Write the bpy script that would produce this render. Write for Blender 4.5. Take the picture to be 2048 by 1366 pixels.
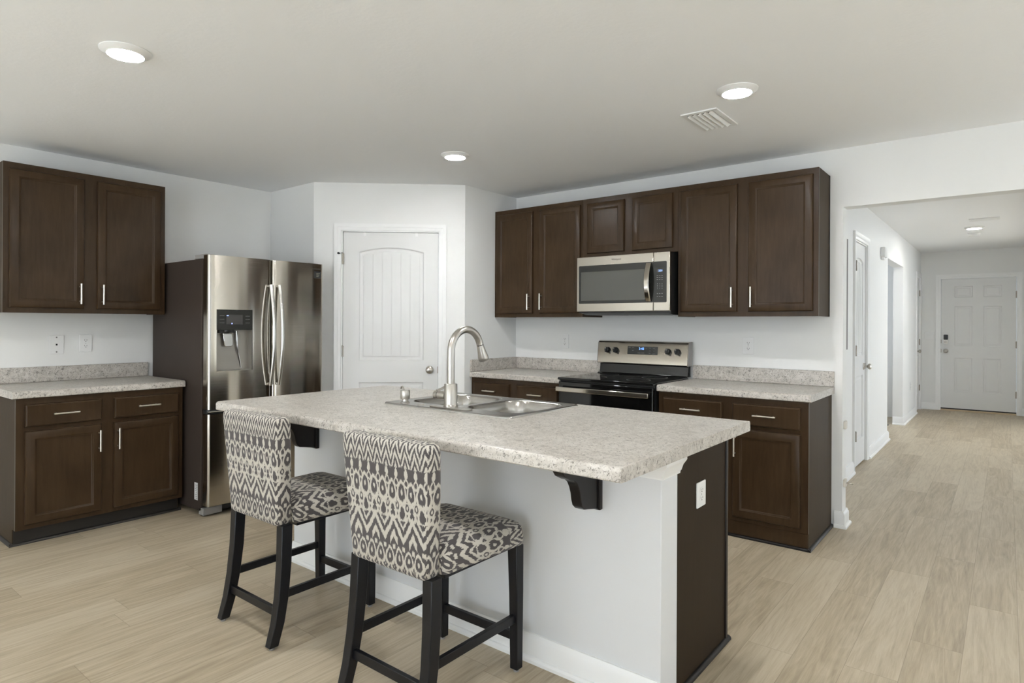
import bpy, bmesh, math, random
from mathutils import Vector, Matrix
R = math.radians
scn = bpy.context.scene
for o in list(bpy.data.objects):
    bpy.data.objects.remove(o, do_unlink=True)
COL = scn.collection

# ------------------------------------------------------------------ camera
CAM = Vector((5.1193, -4.5356, 1.3227)); YAW, ROLL = 0.67016, 0.00445
_f = Vector((-math.sin(YAW), math.cos(YAW), 0)); _r = Vector((math.cos(YAW), math.sin(YAW), 0)); _u = Vector((0, 0, 1))
_r2 = _r * math.cos(ROLL) + _u * math.sin(ROLL); _u2 = _u * math.cos(ROLL) - _r * math.sin(ROLL)
cd = bpy.data.cameras.new('camera'); cam = bpy.data.objects.new('camera', cd); COL.objects.link(cam)
M = Matrix.Identity(4)
for i in range(3):
    M[i][0], M[i][1], M[i][2], M[i][3] = _r2[i], _u2[i], -_f[i], CAM[i]
cam.matrix_world = M
cd.sensor_width = 36.0; cd.lens = 1249.25 / 2048 * 36.0
cd.shift_x = 0.0; cd.shift_y = -35.9 / 2048
cd.clip_start = 0.05; cd.clip_end = 100
scn.camera = cam

# ------------------------------------------------------------------ world, daylight, exposure
w = bpy.data.worlds.new('world'); scn.world = w; w.use_nodes = True
w.node_tree.nodes['Background'].inputs[0].default_value = (0.75, 0.86, 1.0, 1)
w.node_tree.nodes['Background'].inputs[1].default_value = 0.6
scn.view_settings.view_transform = 'Standard'; scn.view_settings.look = 'None'
scn.view_settings.gamma = 1.0; scn.view_settings.use_curve_mapping = False
scn.view_settings.exposure = 0.13
scn.cycles.use_denoising = True
scn.cycles.max_bounces = 10; scn.cycles.diffuse_bounces = 6; scn.cycles.glossy_bounces = 5
scn.cycles.sample_clamp_indirect = 10.0
scn.cycles.caustics_reflective = False; scn.cycles.caustics_refractive = False

LAMP = 260.0           # radiance of the recessed lamps
WREAR, WSIDE, WADD = 8.4, 0.6, 4.6   # radiance of the daylight in the rear, side and added hall-side windows
HLAMP = 330.0
def window_light(name, loc, rot, sx, sy, col, rad):
    l = bpy.data.lights.new(name, 'AREA'); l.shape = 'RECTANGLE'; l.size = sx; l.size_y = sy
    l.color = col; l.energy = rad * math.pi * sx * sy
    o = bpy.data.objects.new(name, l); COL.objects.link(o); o.location = loc; o.rotation_euler = rot
    return o
# rear wall (y = -9): two windows and a sliding door; side wall (x = 9.6): a window and a glass door widened for sun
DAY = (0.86, 0.95, 1.06)
SUN = 98.0
sl = bpy.data.lights.new('sun', 'SUN'); sl.energy = SUN; sl.angle = R(1.0); sl.color = (.74, .92, 1.22)
so = bpy.data.objects.new('sun', sl); COL.objects.link(so)
so.rotation_euler = Vector((-.42, .72, -.56)).to_track_quat('-Z', 'Y').to_euler()   # added: enters the living room glass, its floor bounce brightens the ceiling
window_light('daylight_rear_window', (2.2, -9.07, 1.45), (R(90), 0, R(180) + R(180)), 1.7, 1.5, DAY, WREAR)
window_light('daylight_sliding_door', (6.0, -9.07, 1.08), (R(90), 0, R(180) + R(180)), 1.8, 2.0, DAY, WREAR)
window_light('daylight_side_door', (9.67, -3.1, 1.08), (R(90), 0, R(90)), 3.0, 2.0, DAY, WSIDE)
window_light('daylight_side_window', (9.67, -6.6, 1.45), (R(90), 0, R(90)), 1.5, 1.5, DAY, WSIDE)

window_light('daylight_added_window', (9.67, 3.6, 1.42), (R(90), 0, R(90)), 4.0, 1.6, DAY, WADD)  # added source, brightens the hall from an invented room on its right
window_light('daylight_passage_window', (2.63, 4.5, 1.45), (R(90), 0, R(-90)), 1.1, 1.2, DAY, 3.0)
# ------------------------------------------------------------------ node helpers
class NT:
    def __init__(s, name):
        s.m = bpy.data.materials.new(name); s.m.use_nodes = True
        s.t = s.m.node_tree; s.t.nodes.clear()
        s.out = s.n('ShaderNodeOutputMaterial'); s.b = s.n('ShaderNodeBsdfPrincipled')
        s.t.links.new(s.b.outputs[0], s.out.inputs[0])
    def n(s, ty, **k):
        x = s.t.nodes.new(ty)
        for a, v in k.items(): setattr(x, a, v)
        return x
    def set(s, node, i, v):
        if v is None: return
        if isinstance(v, E): v = v.s
        if hasattr(v, 'is_output'): s.t.links.new(v, node.inputs[i])
        else: node.inputs[i].default_value = v
    def P(s, **k):
        for a, v in k.items():
            s.set(s.b, a.replace('_', ' '), v)
        return s
    def math(s, op, a, b=None, c=None, clamp=False):
        x = s.n('ShaderNodeMath', operation=op, use_clamp=clamp)
        s.set(x, 0, a); s.set(x, 1, b); s.set(x, 2, c)
        return E(s, x.outputs[0])
    def coord(s, kind='Object'): return s.n('ShaderNodeTexCoord').outputs[kind]
    def xyz(s, v):
        x = s.n('ShaderNodeSeparateXYZ'); s.set(x, 0, v)
        return [E(s, q) for q in x.outputs]
    def comb(s, a, b, c=0.0):
        x = s.n('ShaderNodeCombineXYZ'); s.set(x, 0, a); s.set(x, 1, b); s.set(x, 2, c); return x.outputs[0]
    def mapping(s, v, scale=(1, 1, 1), rot=(0, 0, 0), loc=(0, 0, 0)):
        x = s.n('ShaderNodeMapping'); s.set(x, 0, v); x.inputs['Scale'].default_value = scale
        x.inputs['Rotation'].default_value = rot; x.inputs['Location'].default_value = loc
        return x.outputs[0]
    def noise(s, v, scale=5, detail=3, rough=.55, dist=0.0):
        x = s.n('ShaderNodeTexNoise'); s.set(x, 'Vector', v); x.inputs['Scale'].default_value = scale
        x.inputs['Detail'].default_value = detail; x.inputs['Roughness'].default_value = rough
        x.inputs['Distortion'].default_value = dist
        return E(s, x.outputs['Fac'])
    def voronoi(s, v, scale=5, rand=1.0, out='Distance'):
        x = s.n('ShaderNodeTexVoronoi'); s.set(x, 'Vector', v); x.inputs['Scale'].default_value = scale
        x.inputs['Randomness'].default_value = rand
        return x.outputs[out]
    def ramp(s, f, stops, interp='LINEAR'):
        x = s.n('ShaderNodeValToRGB'); s.set(x, 0, f); cr = x.color_ramp; cr.interpolation = interp
        while len(cr.elements) < len(stops): cr.elements.new(0.5)
        for e, (p, c) in zip(cr.elements, stops):
            e.position = p; e.color = tuple(c) + (1,) if len(c) == 3 else c
        return x.outputs[0]
    def mix(s, f, a, b, mode='MIX'):
        x = s.n('ShaderNodeMix', data_type='RGBA', blend_type=mode)
        s.set(x, 0, f)
        for i, v in ((6, a), (7, b)):
            if isinstance(v, tuple) and len(v) == 3: v = v + (1,)
            s.set(x, i, v)
        return x.outputs[2]
    def bump(s, h, strength=.1, dist=.01):
        x = s.n('ShaderNodeBump'); s.set(x, 'Height', h); x.inputs['Strength'].default_value = strength
        x.inputs['Distance'].default_value = dist
        s.t.links.new(x.outputs[0], s.b.inputs['Normal'])
class E:
    def __init__(s, nt, sock): s.nt, s.s = nt, sock
    def _o(op):
        return lambda s, o: s.nt.math(op, s, o)
    def _ro(op):
        return lambda s, o: s.nt.math(op, o, s)
    __add__ = _o('ADD'); __radd__ = _ro('ADD'); __sub__ = _o('SUBTRACT'); __rsub__ = _ro('SUBTRACT')
    __mul__ = _o('MULTIPLY'); __rmul__ = _ro('MULTIPLY'); __truediv__ = _o('DIVIDE'); __rtruediv__ = _ro('DIVIDE')
    def frac(s): return s.nt.math('FRACT', s)
    def floor(s): return s.nt.math('FLOOR', s)
    def abs(s): return s.nt.math('ABSOLUTE', s)
    def sqrt(s): return s.nt.math('SQRT', s)
    def max(s, o): return s.nt.math('MAXIMUM', s, o)
    def min(s, o): return s.nt.math('MINIMUM', s, o)
    def lt(s, o): return s.nt.math('LESS_THAN', s, o)
    def gt(s, o): return s.nt.math('GREATER_THAN', s, o)

def plain(name, col, rough=.5, metal=0.0, spec=.5, **k):
    t = NT(name); t.P(Base_Color=tuple(col) + (1,), Roughness=rough, Metallic=metal)
    t.b.inputs['Specular IOR Level'].default_value = spec
    for a, v in k.items(): t.set(t.b, a.replace('_', ' '), v)
    return t.m

# ------------------------------------------------------------------ materials
def m_paint(name, col, bs=.05, scale=220, rough=.6):
    t = NT(name); c = t.coord()
    n = t.noise(c, scale, 2); n2 = t.noise(c, scale * .22, 2)
    t.P(Base_Color=tuple(col) + (1,), Roughness=rough)
    t.b.inputs['Specular IOR Level'].default_value = .3
    t.bump(n + n2, bs, .004); return t.m
WALL = m_paint('wall_paint', (.80, .80, .785))
CEIL = m_paint('ceiling_texture', (.90, .905, .91), .18, 55, .8)
TRIM = plain('white_trim', (.84, .84, .83), .35, spec=.4)
DOORW = plain('white_door_paint', (.73, .73, .72), .42, spec=.3)
SHADE = plain('dim_room_paint', (.55, .54, .52), .7)

def m_wood(name, c0, c1, rough=.32, spec=.17):
    t = NT(name); c = t.coord()
    s = t.mapping(c, (14, 14, 1.6)); n = t.noise(s, 3.2, 5, .6, .4); n2 = t.noise(c, 3.5, 3, .5)
    f = t.math('ADD', n * .5, n2 * .5)
    t.P(Base_Color=t.ramp(f, [(.32, c0), (.68, c1)]), Roughness=rough)
    t.b.inputs['Specular IOR Level'].default_value = spec
    t.bump(n, .03, .002); return t.m
WOOD = WOODL = m_wood('dark_stained_maple', (.030, .0172, .0084), (.060, .036, .0187))
SIDE = m_wood('dark_laminate_side', (.027, .0185, .0115), (.034, .0235, .015), .5, .06)
VENEER = m_wood('lightened_side_veneer', (.050, .036, .0235), (.064, .047, .031), .5, .06)  # same wood as the doors, colour raised to hold light from the right
DARK = plain('espresso_paint', (.010, .008, .0075), .32, spec=.3)
TOE = plain('toe_board_black', (.018, .015, .012), .5)

def m_counter():
    t = NT('speckled_laminate'); c = t.coord()
    c = t.mapping(c, (1, 1, 1), (0.35, 0.25, 0.5))
    a = t.noise(c, 30, 6, .72, .7)
    b = t.noise(c, 150, 3, .68, .3)
    d = t.noise(t.mapping(c, (1.0, 1.7, 1.25), (.4, .2, .9)), 58, 6, .74, .8)
    e = t.noise(c, 8, 3, .6)
    f = t.math('ADD', a * .75, e * .25)
    base = t.ramp(f, [(.33, (.36, .33, .295)), (.46, (.50, .465, .42)), (.56, (.58, .545, .50)), (.70, (.645, .615, .575))])
    dk = t.ramp(d, [(.365, (0, 0, 0)), (.455, (1, 1, 1))])
    x = t.mix(dk, (.150, .132, .115), base)
    sp = t.ramp(b, [(.33, (.22, .205, .19)), (.43, (1, 1, 1))])
    x = t.mix(.85, x, sp, 'MULTIPLY')
    t.P(Base_Color=x, Roughness=.3)
    t.b.inputs['Specular IOR Level'].default_value = .45
    return t.m
STONE = m_counter()

def m_floor():
    t = NT('oak_vinyl_plank'); x, y, z = t.xyz(t.coord())
    W, L = .178, 1.22
    i = (x / W).floor()
    off = t.math('FRACT', t.math('MULTIPLY', t.math('SINE', i * 12.9898), 43758.5453))
    yy = y / L + off
    j = yy.floor()
    h = t.math('FRACT', t.math('MULTIPLY', t.math('SINE', i * 78.233 + j * 37.719), 15731.743))
    # grain along y
    v = t.comb(x + h * 7.1, y + h * 13.7, h * 5)
    g = t.noise(t.mapping(v, (11, .75, 1)), 3.0, 6, .62, 1.1)
    g2 = t.noise(t.mapping(v, (60, 2.0, 1)), 4.0, 4, .6, .3)
    k = t.noise(t.mapping(v, (5, .45, 1)), 1.6, 3, .55, 1.0)
    wv = t.math('FRACT', k * 7.0); ring = t.math('ABSOLUTE', wv - .5) * 2.0
    f = g * .56 + g2 * .22 + ring * .09 + h * .16 + .005
    col = t.ramp(f, [(.26, (.26, .205, .135)), (.44, (.385, .315, .22)), (.60, (.49, .415, .305)), (.80, (.57, .50, .385))])
    ex = t.math('ABSOLUTE', (x / W).frac() - .5); ey = t.math('ABSOLUTE', yy.frac() - .5)
    gap = ex.gt(.4935).max(ey.gt(.4990))
    col = t.mix(gap * .45, col, (.16, .115, .07))
    t.P(Base_Color=col, Roughness=t.math('ADD', g * .15, .36))
    t.b.inputs['Specular IOR Level'].default_value = .4
    t.bump(t.math('SUBTRACT', g2 * .5, gap), .06, .002)
    return t.m
FLOOR = m_floor()

def m_steel(name, col=(.49, .455, .40), rough=.14, ani=.84, brush=(1, 1, 160)):
    t = NT(name); c = t.coord()
    n = t.noise(t.mapping(c, brush), 3.0, 3, .6)
    t.P(Base_Color=tuple(col) + (1,), Metallic=1.0, Roughness=t.math('ADD', n * .10, rough - .05), Anisotropic=ani, Anisotropic_Rotation=.25)
    if ani:
        tn = t.n('ShaderNodeTangent'); tn.direction_type = 'RADIAL'; tn.axis = 'Z'
        t.t.links.new(tn.outputs[0], t.b.inputs['Tangent'])
    return t.m
STEEL = m_steel('brushed_stainless')
SINKM = m_steel('satin_sink_steel', (.43, .415, .39), .25, .0, (1, 1, 1))
NICKEL = plain('brushed_nickel', (.50, .475, .435), .28, 1.0)
PULL = plain('satin_nickel_pull', (.78, .74, .66), .30, 1.0)
CHROME = plain('polished_chrome', (.7, .7, .7), .1, 1.0)
FRSIDE = m_wood('fridge_case_charcoal', (.046, .035, .029), (.050, .038, .032), .45, .12)
BLACK = plain('black_plastic', (.012, .012, .012), .4)
GLASSB = plain('black_glass', (.006, .006, .006), .06)
MWGLASS = plain('microwave_window', (.085, .085, .075), .12)
MWBEZ = plain('microwave_bezel', (.014, .014, .012), .14)
SCREEN = plain('display_grey', (.05, .047, .045), .2)
PLASTIC = plain('white_plastic', (.80, .80, .79), .35)
PLASTG = plain('beige_plastic', (.66, .62, .55), .45)
SLOT = plain('slot_black', (.02, .02, .02), .6)
GREYP = plain('grey_plastic', (.28, .27, .26), .4)
STICK = plain('white_sticker', (.70, .70, .69), .5)
INKM = plain('grey_print', (.30, .30, .30), .5)
RUBBER = plain('black_rubber', (.01, .01, .011), .6)
BRASS = plain('dark_nickel_hinge', (.30, .27, .23), .35, 1.0)
THRESH = plain('oak_threshold', (.55, .43, .28), .5)
LEGM = plain('black_satin_wood', (.0065, .0065, .008), .30, spec=.3)
def m_emit(name, col, s):
    t = NT(name); t.P(Base_Color=(.8, .8, .8, 1), Emission_Color=tuple(col) + (1,), Emission_Strength=s); return t.m
LED = m_emit('led_lens', (.95, .97, .98), LAMP)
LEDH = m_emit('led_lens_hall', (.97, .97, .94), HLAMP)
BLUE = m_emit('blue_digits', (.03, .30, 1.0), 1.7)
BLUEI = m_emit('blue_icon', (.08, .14, 1.0), 1.6)
def m_pane():
    t = NT('window_glass'); g = t.n('ShaderNodeBsdfGlossy'); g.inputs['Roughness'].default_value = 0.0
    x = t.n('ShaderNodeBsdfTransparent'); mx = t.n('ShaderNodeMixShader'); mx.inputs[0].default_value = .05
    t.t.links.new(x.outputs[0], mx.inputs[1]); t.t.links.new(g.outputs[0], mx.inputs[2])
    t.t.links.new(mx.outputs[0], t.out.inputs[0]); return t.m
GLASS = m_pane()

def m_ikat():
    t = NT('ikat_fabric'); uv = t.n('ShaderNodeUVMap'); uv.uv_map = 'UVMap'
    u, v, _ = t.xyz(uv.outputs[0])
    # feathered edges of the weave: every thread column is shifted a little
    jit = t.noise(t.comb(u * 420.0, v * 9.0), 1.0, 2, .6)
    wob = t.noise(t.comb(u * 16.0, v * 16.0), 1.0, 3, .6)
    V = v + (jit - .5) * .026 + (wob - .5) * .020
    Uo = u + (t.noise(t.comb(u * 22.0, v * 22.0, 3.0), 1.0, 2, .5) - .5) * .010
    p = .047
    U = Uo / p
    fu = U.frac() - .5                      # motif column
    fz = ((U * .5).frac() - .5).abs() * 2.0  # zigzag, two columns wide
    fh = (U.frac() - .5).abs() * 2.0
    vv = (V / .47).frac() * .47              # the repeat is 0.47 m high
    def band(a, b): return vv.gt(a) * vv.lt(b)
    def ring(vc, a, b, sh=0.0, r0=.62, dot=.27):
        f = ((U + sh).frac() - .5) * p
        dv = vv - vc
        k = 1.0 - dv / (b * 2.6)             # narrower towards the top: a drop
        d = ((f / (k * a)) * (f / (k * a)) + (dv / b) * (dv / b)).sqrt()
        return (d.lt(1.0) * d.gt(r0)).max(d.lt(dot))
    def zig(v0, amp, period, duty, tri):
        q = ((vv - v0 + tri * amp) / period).frac()
        return q.lt(duty)
    m = band(.000, .030) * zig(0, .045, .034, .50, fh)
    m = m.max(band(.030, .098) * ring(.062, .0222, .036, .0, .68, .24))
    m = m.max(band(.088, .104) * fh.gt(.72))
    big = (vv - .112 - (1.0 - fz) * .072)
    s1 = (big.gt(.0) * big.lt(.026)).max(big.gt(.047) * big.lt(.062)).max(big.gt(-.052) * big.lt(-.026) * fz.lt(.42))
    m = m.max(band(.098, .225) * s1)
    m = m.max(band(.196, .252) * ring(.222, .0195, .034, .5, .62, .0))
    m = m.max(band(.215, .262) * ring(.243, .0150, .024, .0, .60, .3))
    m = m.max(band(.250, .335) * ring(.290, .0222, .042, .5, .68, .22))
    m = m.max(band(.305, .345) * ring(.322, .0125, .018, .0, .55, .0))
    m = m.max(band(.335, .372) * ring(.355, .008, .016, .0, .0, .0))
    m = m.max(band(.372, .470) * zig(.372, .060, .040, .50, fh))
    weave = t.noise(t.comb(u * 900.0, v * 900.0), 1.0, 2, .6)
    lo = t.mix(weave, (.052, .046, .046), (.110, .100, .100))
    hi = t.mix(weave, (.40, .37, .32), (.60, .565, .50))
    t.P(Base_Color=t.mix(m, lo, hi), Roughness=.9)
    t.b.inputs['Specular IOR Level'].default_value = .15
    t.b.inputs['Sheen Weight'].default_value = .15
    t.bump(weave, .25, .002)
    return t.m
IKAT = m_ikat()

# ------------------------------------------------------------------ mesh builder
class MB:
    def __init__(s): s.v, s.f, s.sm, s.xf = [], [], [], None
    def add(s, vs, fs, smooth=False):
        o = len(s.v)
        if s.xf: vs = [s.xf @ Vector(q) for q in vs]
        s.v += [tuple(q) for q in vs]; s.f += [tuple(i + o for i in f) for f in fs]; s.sm += [smooth] * len(fs)
        return s
    def box(s, x0, x1, y0, y1, z0, z1):
        x0, x1 = min(x0, x1), max(x0, x1); y0, y1 = min(y0, y1), max(y0, y1); z0, z1 = min(z0, z1), max(z0, z1)
        return s.add([(x0, y0, z0), (x1, y0, z0), (x1, y1, z0), (x0, y1, z0), (x0, y0, z1), (x1, y0, z1), (x1, y1, z1), (x0, y1, z1)],
                     [(0, 3, 2, 1), (4, 5, 6, 7), (0, 1, 5, 4), (1, 2, 6, 5), (2, 3, 7, 6), (3, 0, 4, 7)])
    def loft(s, rings, cap0=True, cap1=True, smooth=True, close=True):
        n = len(rings[0]); vs = [q for r in rings for q in r]; fs = []
        for k in range(len(rings) - 1):
            for i in range(n if close else n - 1):
                j = (i + 1) % n
                fs.append((k * n + i, k * n + j, (k + 1) * n + j, (k + 1) * n + i))
        if cap0: fs.append(tuple(range(n - 1, -1, -1)))
        if cap1: fs.append(tuple((len(rings) - 1) * n + i for i in range(n)))
        return s.add(vs, fs, smooth)
    def cyl(s, p0, p1, r0, r1=None, n=20, smooth=True, cap=True):
        return s.tube([p0, p1], [r0, r0 if r1 is None else r1], n, smooth, cap)
    def tube(s, path, r, n=16, smooth=True, cap=True, flat=1.0, upv=None):
        path = [Vector(q) for q in path]
        rs = r if isinstance(r, (list, tuple)) else [r] * len(path)
        rings = []; ref = None
        for i, q in enumerate(path):
            d = (path[min(i + 1, len(path) - 1)] - path[max(i - 1, 0)]).normalized()
            if ref is None:
                ref = Vector(upv) if upv else (Vector((0, 0, 1)) if abs(d.z) < .9 else Vector((1, 0, 0)))
            a = (ref - d * ref.dot(d)).normalized(); ref = a; b = d.cross(a)
            rings.append([q + a * (rs[i] * math.cos(2 * math.pi * k / n)) + b * (rs[i] * flat * math.sin(2 * math.pi * k / n)) for k in range(n)])
        return s.loft(rings, cap, cap, smooth)
    def lathe(s, prof, c=(0, 0, 0), n=32, axis=(0, 0, 1), smooth=True, cap0=True, cap1=True):
        ax = Vector(axis).normalized(); a = Vector((1, 0, 0)) if abs(ax.x) < .9 else Vector((0, 1, 0))
        a = (a - ax * a.dot(ax)).normalized(); b = ax.cross(a); c = Vector(c)
        return s.loft([[c + ax * z + a * (r * math.cos(2 * math.pi * k / n)) + b * (r * math.sin(2 * math.pi * k / n)) for k in range(n)] for r, z in prof], cap0, cap1, smooth)
    def prism(s, poly, axis, a, b):
        def P(q, t): return {'x': (t, q[0], q[1]), 'y': (q[0], t, q[1]), 'z': (q[0], q[1], t)}[axis]
        n = len(poly)
        area = sum(poly[i][0] * poly[(i + 1) % n][1] - poly[(i + 1) % n][0] * poly[i][1] for i in range(n))
        if (area < 0) != (axis == 'y'): poly = poly[::-1]
        r0 = [P(q, a) for q in poly]; r1 = [P(q, b) for q in poly]
        fs = [(i, (i + 1) % n, n + (i + 1) % n, n + i) for i in range(n)]
        fs.append(tuple(range(n - 1, -1, -1))); fs.append(tuple(range(n, 2 * n)))
        return s.add(r0 + r1, fs)
    def slab(s, loops, back):
        """a door or drawer front facing -y: loops are ([(x, z) ...], y) from the outside in"""
        n = len(loops[0][0]); vs = [(x, back, z) for x, z in loops[0][0]]; fs = [tuple(range(n))]
        for pts, y in loops: vs += [(x, y, z) for x, z in pts]
        for k in range(len(loops)):
            for i in range(n):
                j = (i + 1) % n
                fs.append((k * n + i, (k + 1) * n + i, (k + 1) * n + j, k * n + j))
        fs.append(tuple(len(loops) * n + i for i in range(n - 1, -1, -1)))
        return s.add(vs, fs)
    def build(s, name, mat, parent=None, bevel=0.0, seg=2, smooth=None, uv=False, ang=35):
        me = bpy.data.meshes.new(name); me.from_pydata(s.v, [], s.f); me.materials.append(mat)
        bm = bmesh.new(); bm.from_mesh(me); bmesh.ops.recalc_face_normals(bm, faces=bm.faces)
        if uv:
            L = bm.loops.layers.uv.new('UVMap')
            for f in bm.faces:
                for lp in f.loops: lp[L].uv = uv(lp.vert.co, f.normal)
        bm.to_mesh(me); bm.free()
        sm = s.sm if smooth is None else [smooth] * len(s.f)
        if bevel: sm = [True] * len(s.f)
        me.polygons.foreach_set('use_smooth', sm); me.set_sharp_from_angle(angle=R(ang))
        o = bpy.data.objects.new(name, me); COL.objects.link(o); o.parent = parent
        if bevel:
            b = o.modifiers.new('edge', 'BEVEL'); b.width = bevel; b.segments = seg; b.limit_method = 'ANGLE'; b.angle_limit = R(40)
            b.harden_normals = False
        return o
def B(*a): return MB().box(*a)

def rect(x0, z0, x1, z1, i=0.0): return [(x0 + i, z0 + i), (x1 - i, z0 + i), (x1 - i, z1 - i), (x0 + i, z1 - i)]
def rrect(x0, y0, x1, y1, r, n=6):
    pts = []
    for cx, cy, a0 in ((x1 - r, y1 - r, 0), (x0 + r, y1 - r, 90), (x0 + r, y0 + r, 180), (x1 - r, y0 + r, 270)):
        for k in range(n + 1):
            a = R(a0 + 90 * k / n); pts.append((cx + r * math.cos(a), cy + r * math.sin(a)))
    return pts
def tag(o, label, cat, group=None, kind=None):
    o['label'] = label; o['category'] = cat
    if group: o['group'] = group
    if kind: o['kind'] = kind
    return o
def thing(name, label, cat, loc=(0, 0, 0), rz=0.0, group=None, kind=None):
    o = bpy.data.objects.new(name, None); COL.objects.link(o); o.empty_display_size = .1
    o.location = loc; o.rotation_euler = (0, 0, rz)
    return tag(o, label, cat, group, kind)
def struct(name, mb, mat, label, cat, bevel=0.0):
    return tag(mb.build(name, mat, None, bevel), label, cat, kind='structure')
def copy_tree(o, parent=None):
    c = o.copy(); COL.objects.link(c)
    if parent: c.parent = parent
    for ch in list(o.children): copy_tree(ch, c)
    return c
def text(name, body, size, mat, parent, loc, rot, extrude=.0003):
    cu = bpy.data.curves.new(name, 'FONT'); cu.body = body; cu.size = size; cu.extrude = extrude
    cu.align_x = 'CENTER'; cu.align_y = 'CENTER'; cu.materials.append(mat)
    tmp = bpy.data.objects.new('glyphs', cu); COL.objects.link(tmp); dg = bpy.context.evaluated_depsgraph_get()
    me = bpy.data.meshes.new_from_object(tmp.evaluated_get(dg)); bpy.data.objects.remove(tmp, do_unlink=True)
    me.name = name
    o = bpy.data.objects.new(name, me); COL.objects.link(o); o.parent = parent; o.location = loc; o.rotation_euler = rot
    return o

# ------------------------------------------------------------------ the room
H = 2.477; T = .115
HX = 4.04            # left wall of the hall
JX = 4.28            # end of the range wall
HR = 5.55            # right wall of the hall
FY = 7.30            # wall of the front door
XR, YR = 9.6, -9.0   # far corner of the living room behind the camera
PA, PB = Vector((.653, -1.528)), Vector((1.572, -.6955))
PD = (PB - PA).normalized(); PANG = math.atan2(PD.y, PD.x); PLEN = (PB - PA).length

struct('floor', B(-.12, XR + .12, YR - .12, FY + .12, -.05, 0), FLOOR, 'light oak vinyl plank floor running through kitchen and hall', 'floor')
struct('ceiling', B(-.12, XR + .12, YR - .12, FY + .12, H, H + .05), CEIL, 'off-white textured ceiling with recessed lamps', 'ceiling')
struct('wall_left', B(-T, 0, YR, -1.52, 0, H), WALL, 'white wall behind the refrigerator and the left cabinets', 'wall')
mb = MB()
mb.box(1.45, JX, 0, T, 0, H).box(JX, HR, 0, T, 2.092, H).box(HR, XR, 0, T, 0, H)
struct('wall_back', mb, WALL, 'white wall behind the stove with a wide opening into the hall', 'wall')
mb = MB()
mb.prism([(-T, -1.528), (PA.x, PA.y), (PA.x - PD.y * .0, PA.y + .12), (-T, -1.40)], 'z', 0, H)
mb.prism([(1.572, -.6955), (1.572, .02), (1.45, .02), (1.45, -.70)], 'z', 0, H)
nx, ny = -PD.y * T, PD.x * T
def pp(t, d=0.0): return (PA.x + PD.x * t - PD.y * d, PA.y + PD.y * t + PD.x * d)
D0, D1, DT = .225, 1.031, 2.088     # rough opening of the pantry door
mb.prism([pp(0), pp(D0), pp(D0, T), pp(0, T)], 'z', 0, H)
mb.prism([pp(D1), pp(PLEN), pp(PLEN, T), pp(D1, T)], 'z', 0, H)
mb.prism([pp(D0), pp(D1), pp(D1, T), pp(D0, T)], 'z', DT, H)
struct('wall_pantry', mb, WALL, 'white angled corner wall round the pantry door', 'wall')
mb = MB()
O0, O1, OT = 3.80, 5.165, 2.095
E0, E1, ET = 1.795, 2.42, 2.10       # closet door
C0, C1, CT = 6.69, 7.19, 2.07        # far closet door
x0, x1 = HX - T, HX
mb.box(x0, x1, T, E0, 0, H).box(x0, x1, E0, E1, ET, H).box(x0, x1, E1, O0, 0, H).box(x0, x1, O0, O1, OT, H)
mb.box(x0, x1, O1, C0, 0, H).box(x0, x1, C0, C1, CT, H).box(x0, x1, C1, FY, 0, H)
struct('wall_hall_left', mb, WALL, 'white hall wall with two closet doors and a plain opening', 'wall')
mb = MB()
F0, F1, FT = 4.295, 5.245, 2.058
mb.box(x0, F0, FY, FY + T, 0, H).box(F0, F1, FY, FY + T, FT, H).box(F1, HR + T, FY, FY + T, 0, H)
struct('wall_hall_end', mb, WALL, 'white wall round the front door at the end of the hall', 'wall')
mb = MB(); mb.box(HR, HR + T, T, .75, 0, H).box(HR, HR + T, 6.2, FY, 0, H).box(HR, HR + T, .75, 6.2, 2.2, H)  # wide opening added so daylight from the right reaches the hall
mb.box(HR + T, XR, 6.9, 7.0, 0, H)
for a, b in ((T, 1.6), (5.6, 7.0)): mb.box(XR, XR + T, a, b, 0, H)
mb.box(XR, XR + T, 1.6, 5.6, 0, .6).box(XR, XR + T, 1.6, 5.6, 2.25, H)
struct('wall_hall_right', mb, WALL, 'white right side of the hall, with an unseen opening added to let daylight in', 'wall')
mb = MB()
mb.box(2.7, HX - T, 3.2, 3.3, 0, H).box(2.7, HX - T, 5.9, 6.0, 0, H).box(2.6, 2.7, 3.2, 3.9, 0, H).box(2.6, 2.7, 5.1, 6.0, 0, H).box(2.6, 2.7, 3.9, 5.1, 0, .8).box(2.6, 2.7, 3.9, 5.1, 2.1, H)
struct('wall_side_passage', mb, WALL, 'white side passage beyond the plain opening in the hall wall', 'wall')
mb = MB()
mb.box(-T, 1.35, YR - T, YR, 0, H).box(3.05, 5.1, YR - T, YR, 0, H).box(6.9, XR + T, YR - T, YR, 0, H)
mb.box(1.35, 3.05, YR - T, YR, 0, .7).box(1.35, 3.05, YR - T, YR, 2.2, H).box(5.1, 6.9, YR - T, YR, 2.08, H)
struct('wall_rear', mb, WALL, 'white living room wall with a window and a sliding door', 'wall')
mb = MB()
for a, b in ((YR, -7.35), (-5.85, -4.6), (-1.6, T)): mb.box(XR, XR + T, a, b, 0, H)
mb.box(XR, XR + T, -7.35, -5.85, 0, .7).box(XR, XR + T, -7.35, -5.85, 2.2, H).box(XR, XR + T, -4.6, -1.6, 2.12, H)
struct('wall_right', mb, WALL, 'white living room wall with a window and a glass door widened for sun', 'wall')
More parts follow.
